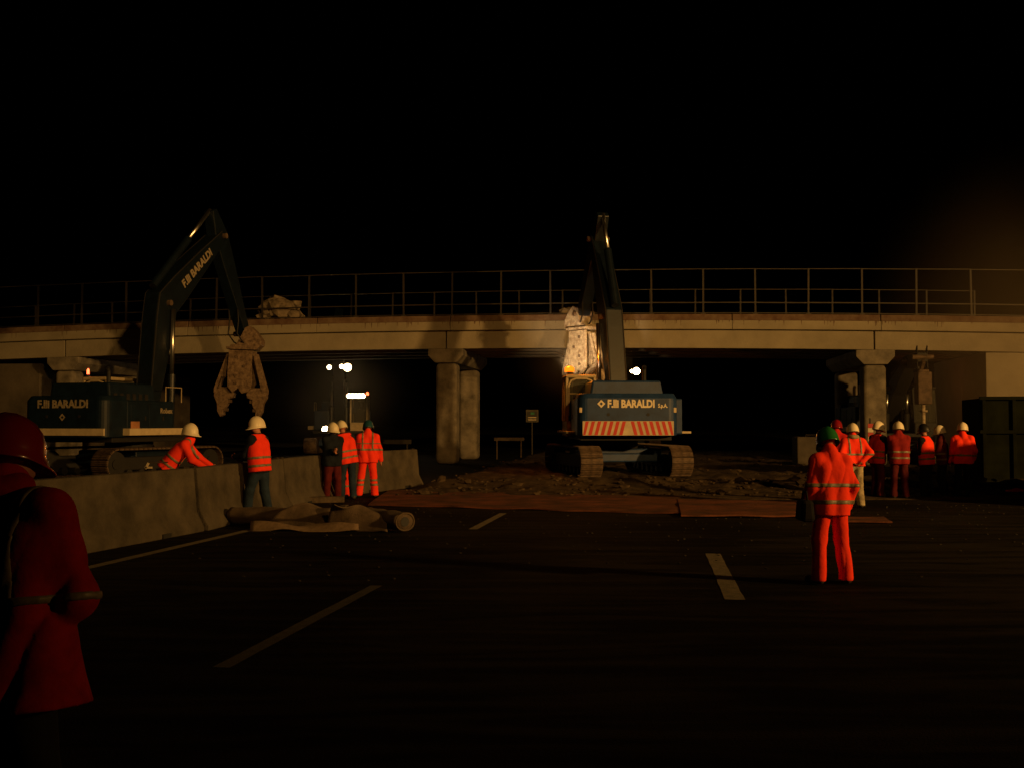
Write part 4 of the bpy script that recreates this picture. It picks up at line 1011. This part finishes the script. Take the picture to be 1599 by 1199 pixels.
# leaning barrier frame near the centre pier
root = empty('trestle', (0, 0, 0)); p = W(795, 690, 50); root.location = (p.x, p.y, 0)
mb = MB(); mb.box((0, 0, 1.0), (1.5, 0.06, 0.16)); mb.obj('cross_bar', M['wood'], root, bevel=0.01)
for sx in (-1, 1):
    mb = MB(); mb.bar((sx * 0.6, -0.2, 0), (sx * 0.6, 0, 1.0), 0.06); mb.obj('leg', M['wood'], root)
    mb = MB(); mb.bar((sx * 0.6, 0.2, 0), (sx * 0.6, 0.03, 1.0), 0.06); mb.obj('leg', M['wood'], root)
tag(root, 'low timber trestle standing under the bridge right of the middle pier', 'trestle')
# kerb of rubble along the right edge of the road
for k, (px, py, r) in enumerate([(1495, 757, 0.13), (1515, 759, 0.12), (1530, 763, 0.2), (1562, 766, 0.14)]):
    mb = MB(); chunk(mb, (0, 0, r * 0.4), r, 90 + k, (1.6, 1, 0.6)); o = mb.obj('stone', M['rubble']); o.location = G(px, py)
    tag(o, ['lumpy grey stone furthest left by the container foot', 'second stone from the left at the container foot', 'largest stone of the line at the container foot', 'stone nearest the orange cloth by the container'][k], 'stone', 'stones by the container')
root = empty('orange_cloth', G(1592, 772)); mb = MB()
chunk(mb, (0, 0, 0.06), 0.22, 77, (1.3, 0.8, 0.45), sub=3); mb.obj('cloth', M['hiviz'], root, smooth=True); tag(root, 'crumpled orange cloth on the ground at the right edge', 'cloth')
mb = MB(); mb.box((0, 0, 0.03), (0.7, 0.14, 0.05)); o = mb.obj('plank', M['wood'], bevel=0.01); o.location = G(1572, 768); o.rotation_euler = (0, 0.15, R(25)); tag(o, 'short pale plank beside the orange cloth', 'plank')
# far guard rail beyond the bridge
root = empty('guard_rail', (-8, 60, 0)); mb = MB()
mb.prism([(0, 0.0), (0.05, 0.05), (0, 0.1), (0.05, 0.2), (0, 0.28), (-0.02, 0.28), (-0.02, 0)], 0, 4)
mb2 = MB(); mb2.box((1.0, 0, 0.68), (2.0, 0.05, 0.28)); mb2.obj('rail', M['galv'], root, bevel=0.02)
for x in (0.25, 1.75):
    m_ = MB(); m_.box((x, 0.07, 0.4), (0.08, 0.08, 0.8)); m_.obj('post', M['galv'], root)
tag(root, 'low steel guard rail in the dark beyond the bridge', 'guard rail')
# measuring rod with pale hook lying on the left barrier
root = empty('steel_bar', (0, 0, 0)); a = G(232, 724, 1.10); a = W(232, 722, 17.0); b_ = W(262, 721, 17.6); root.location = (a.x, a.y, 0)
mb = MB(); mb.bar((0, 0, a.z + 0.0), (b_.x - a.x, b_.y - a.y, b_.z), 0.02); mb.obj('rod', M['galv'], root)
mb = MB(); mb.bar((0, 0, a.z), (-0.05, 0, a.z - 0.1), 0.03); mb.bar((-0.06, 0, a.z - 0.08), (0.06, 0, a.z - 0.08), 0.03); mb.obj('hook', M['cream'], root)
tag(root, 'thin steel bar with a pale hook behind the barrier by the leaning worker', 'steel bar')

# ---------------------------------------------------------------- people
LG = 'workers near the left barriers'; RG = 'workers near the right pier'
person(0, 0, 'close worker at the left edge in a long dull red coat and glossy red helmet', H=1.83, face=-24, pos=(-1.83, 3.70, 0), lean=6, side=-8, pole=((-0.3, -1, -0.3), (1.0, -0.5, -0.2)), head_yaw=6, head_pitch=12,
       jacket='coatred', trousers='blackcloth', helmet='hred', hem=0.74, bands=((1.10, 0.03),), hl=(-0.10, 0.17, 1.12), hr=(0.02, 0.17, 1.16), h=0.0105, seed=3, wide=1.62, flare=0.06, wr=2.0, hs=0.86, hood='coatred', gloves='blackcloth', group=None)
person(300, 745, 'worker in orange jacket and white helmet leaning over the barrier top', H=1.74, face=-80, pos=(W(272, 700, 17.8).x, 18.0, 0), zoff=0.14, lean=40, head_pitch=-18, head_yaw=20,
       trousers='navy', hl=(-0.20, 0.55, 0.90), hr=(0.22, 0.50, 0.88), hem=0.82, seed=5, group=LG)
person(403, 811, 'man in orange vest and blue trousers standing at the barrier, face turned to the camera', H=1.88, face=68, lean=6, head_yaw=-62, head_pitch=4, vest=True, sleeve='navy',
       trousers='jeans', hl=(-0.10, 0.42, 1.10), hr=(0.14, 0.42, 1.06), feet=((-0.13, 0.18), (0.12, -0.12)), shoulder_straps=False, hem=0.84, seed=6, group=LG)
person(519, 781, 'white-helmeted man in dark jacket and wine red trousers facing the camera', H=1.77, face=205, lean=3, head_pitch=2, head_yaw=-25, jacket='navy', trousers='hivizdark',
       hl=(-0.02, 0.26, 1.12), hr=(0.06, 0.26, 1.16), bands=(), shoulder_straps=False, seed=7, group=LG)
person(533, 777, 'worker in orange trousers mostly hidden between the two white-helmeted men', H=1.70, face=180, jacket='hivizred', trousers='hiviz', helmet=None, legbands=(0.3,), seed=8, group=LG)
person(542, 779, 'white-helmeted man in orange vest with navy sleeves leaning to the left', H=1.84, face=28, side=-9, lean=8, head_pitch=14, vest=True, sleeve='navy', trousers='jeans',
       hl=(-0.2, 0.35, 1.12), hr=(0.12, 0.34, 1.14), shoulder_straps=False, seed=9, group=LG)
person(574, 776, 'worker all in bright orange with banded legs and a dark teal helmet, back turned', H=1.84, face=6, lean=5, head_pitch=16, trousers='hiviz', helmet='hblue', legbands=(0.30, 0.40),
       feet=((-0.20, 0.02), (0.17, -0.02)), bands=((1.10, 0.05), (1.24, 0.03)), hl=(-0.16, 0.26, 1.08), hr=(0.30, 0.08, 0.86), seed=10, wide=1.1, group=LG)
person(1298, 911, 'worker in a full orange suit and green helmet standing with his back to the camera', H=1.73, face=8, lean=4, side=1, head_pitch=24, trousers='hiviz', helmet='hgreen',
       feet=((-0.16, 0.0), (0.17, 0.0)), bands=((1.12, 0.045), (0.93, 0.05)), hl=(-0.27, 0.06, 0.86), hr=(0.24, 0.06, 0.87), h=0.0095, seed=12, shoulder_straps=False, wr=0.9, wide=0.92, hem=0.78, gloves='blackcloth', group=RG)
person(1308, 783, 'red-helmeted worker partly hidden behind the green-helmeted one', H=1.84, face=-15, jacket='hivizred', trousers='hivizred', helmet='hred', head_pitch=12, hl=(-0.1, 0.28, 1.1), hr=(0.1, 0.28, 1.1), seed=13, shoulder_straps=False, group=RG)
person(1334, 792, 'white-helmeted worker with pale collar, pale trousers and gloved hands behind his hips', H=1.76, face=0, lean=2, head_pitch=14, trousers='pale', hood='pale', gloves='pale',
       hl=(-0.10, -0.16, 0.98), hr=(0.12, -0.16, 0.98), pole=((-1, -0.3, 0), (1, -0.3, 0)), bands=((1.13, 0.045),), hem=0.88, seed=14, wide=1.15, group=RG)
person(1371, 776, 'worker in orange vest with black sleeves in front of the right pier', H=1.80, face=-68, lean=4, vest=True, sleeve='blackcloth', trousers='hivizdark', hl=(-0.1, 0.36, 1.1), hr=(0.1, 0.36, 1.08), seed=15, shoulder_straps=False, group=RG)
person(1405, 778, 'white-helmeted worker in a red jacket coloured as shaded, just right of the pier', H=1.80, face=-10, jacket='wine', trousers='hivizdark', head_pitch=12, hl=(-0.1, 0.3, 1.08), hr=(0.1, 0.3, 1.08), seed=16, shoulder_straps=False, group=RG)
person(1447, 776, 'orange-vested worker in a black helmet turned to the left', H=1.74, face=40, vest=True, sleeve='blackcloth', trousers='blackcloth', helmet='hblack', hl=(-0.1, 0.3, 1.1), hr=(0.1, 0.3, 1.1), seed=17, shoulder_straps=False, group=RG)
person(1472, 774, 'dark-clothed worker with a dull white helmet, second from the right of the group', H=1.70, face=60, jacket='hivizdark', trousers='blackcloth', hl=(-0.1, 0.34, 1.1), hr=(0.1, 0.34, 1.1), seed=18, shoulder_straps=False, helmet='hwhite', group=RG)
person(1505, 776, 'rightmost worker, orange jacket and white helmet beside the dark container', H=1.78, face=-20, trousers='navy', head_pitch=8, hr=(0.24, 0.1, 0.92), seed=19, bands=((1.0, 0.05),), shoulder_straps=False, group=RG)
# object held by the green-helmeted worker
root = empty('tool_bag', G(1258, 905)); p0 = W(1257, 800, 11.25)
root.location = (p0.x, p0.y, 0)
mb = MB(); mb.box((0, 0, 0.83), (0.16, 0.30, 0.24), taper=(0.8, 0.9)); mb.obj('bag_body', M['blackcloth'], root, bevel=0.04)
mb = MB(); mb.tube([(0, -0.1, 0.94), (0, -0.06, 1.04), (0, 0.06, 1.04), (0, 0.1, 0.94)], 0.012, 8); mb.obj('handle', M['blackcloth'], root)
tag(root, 'small black bag held low in the left hand of the green-helmeted worker', 'bag')

# ---------------------------------------------------------------- drifting dust at the right end of the bridge, added glow haze round lamps
def dust(name, c, r, dens, col, label):
    bm = bmesh.new(); bmesh.ops.create_icosphere(bm, subdivisions=3, radius=1)
    me = bpy.data.meshes.new(name); bm.to_mesh(me); bm.free()
    o = bpy.data.objects.new(name, me); C.objects.link(o); o.location = c; o.scale = r
    m = bpy.data.materials.new(name); m.use_nodes = True; n = m.node_tree; n.nodes.clear(); L = n.links.new
    out = n.nodes.new('ShaderNodeOutputMaterial'); v = n.nodes.new('ShaderNodeVolumePrincipled'); L(v.outputs[0], out.inputs['Volume'])
    v.inputs['Color'].default_value = (*col, 1); v.inputs['Anisotropy'].default_value = 0.2
    tc = n.nodes.new('ShaderNodeTexCoord'); ln = n.nodes.new('ShaderNodeVectorMath'); ln.operation = 'LENGTH'; L(tc.outputs['Object'], ln.inputs[0])
    mr = n.nodes.new('ShaderNodeMapRange'); mr.inputs[1].default_value = 1.0; mr.inputs[2].default_value = 0.1; mr.inputs[3].default_value = 0; mr.inputs[4].default_value = 1; mr.interpolation_type = 'SMOOTHERSTEP'; L(ln.outputs['Value'], mr.inputs[0])
    nz = n.nodes.new('ShaderNodeTexNoise'); nz.inputs['Scale'].default_value = 2.2; nz.inputs['Detail'].default_value = 4; L(tc.outputs['Object'], nz.inputs['Vector'])
    m2 = n.nodes.new('ShaderNodeMath'); m2.operation = 'MULTIPLY'; L(mr.outputs[0], m2.inputs[0]); L(nz.outputs['Fac'], m2.inputs[1])
    m3 = n.nodes.new('ShaderNodeMath'); m3.operation = 'MULTIPLY'; m3.inputs[1].default_value = dens; L(m2.outputs[0], m3.inputs[0]); L(m3.outputs[0], v.inputs['Density'])
    me.materials.append(m); return tag(o, label, 'dust cloud', kind='stuff')
p = W(1620, 540, 37)
dust('dust_glow_cloud', p, (7.5, 3.5, 8.5), 0.11, (0.9, 0.75, 0.55), 'thin dust drifting in front of the right end of the overpass')
dust('dust_glow_cloud', W(905, 560, 37.5), (2.8, 2.0, 2.8), 0.11, (0.9, 0.78, 0.6), 'thin haze added for lamp glow round the central cab and its crusher')  # added volume imitating glare of the beacon and cab lamp
dust('dust_glow_cloud', W(522, 612, 56), (6.0, 1.6, 4.5), 0.06, (0.9, 0.78, 0.6), 'thin haze added for glow round the lamps of the far excavator')  # added volume that spreads a halo round these lamps
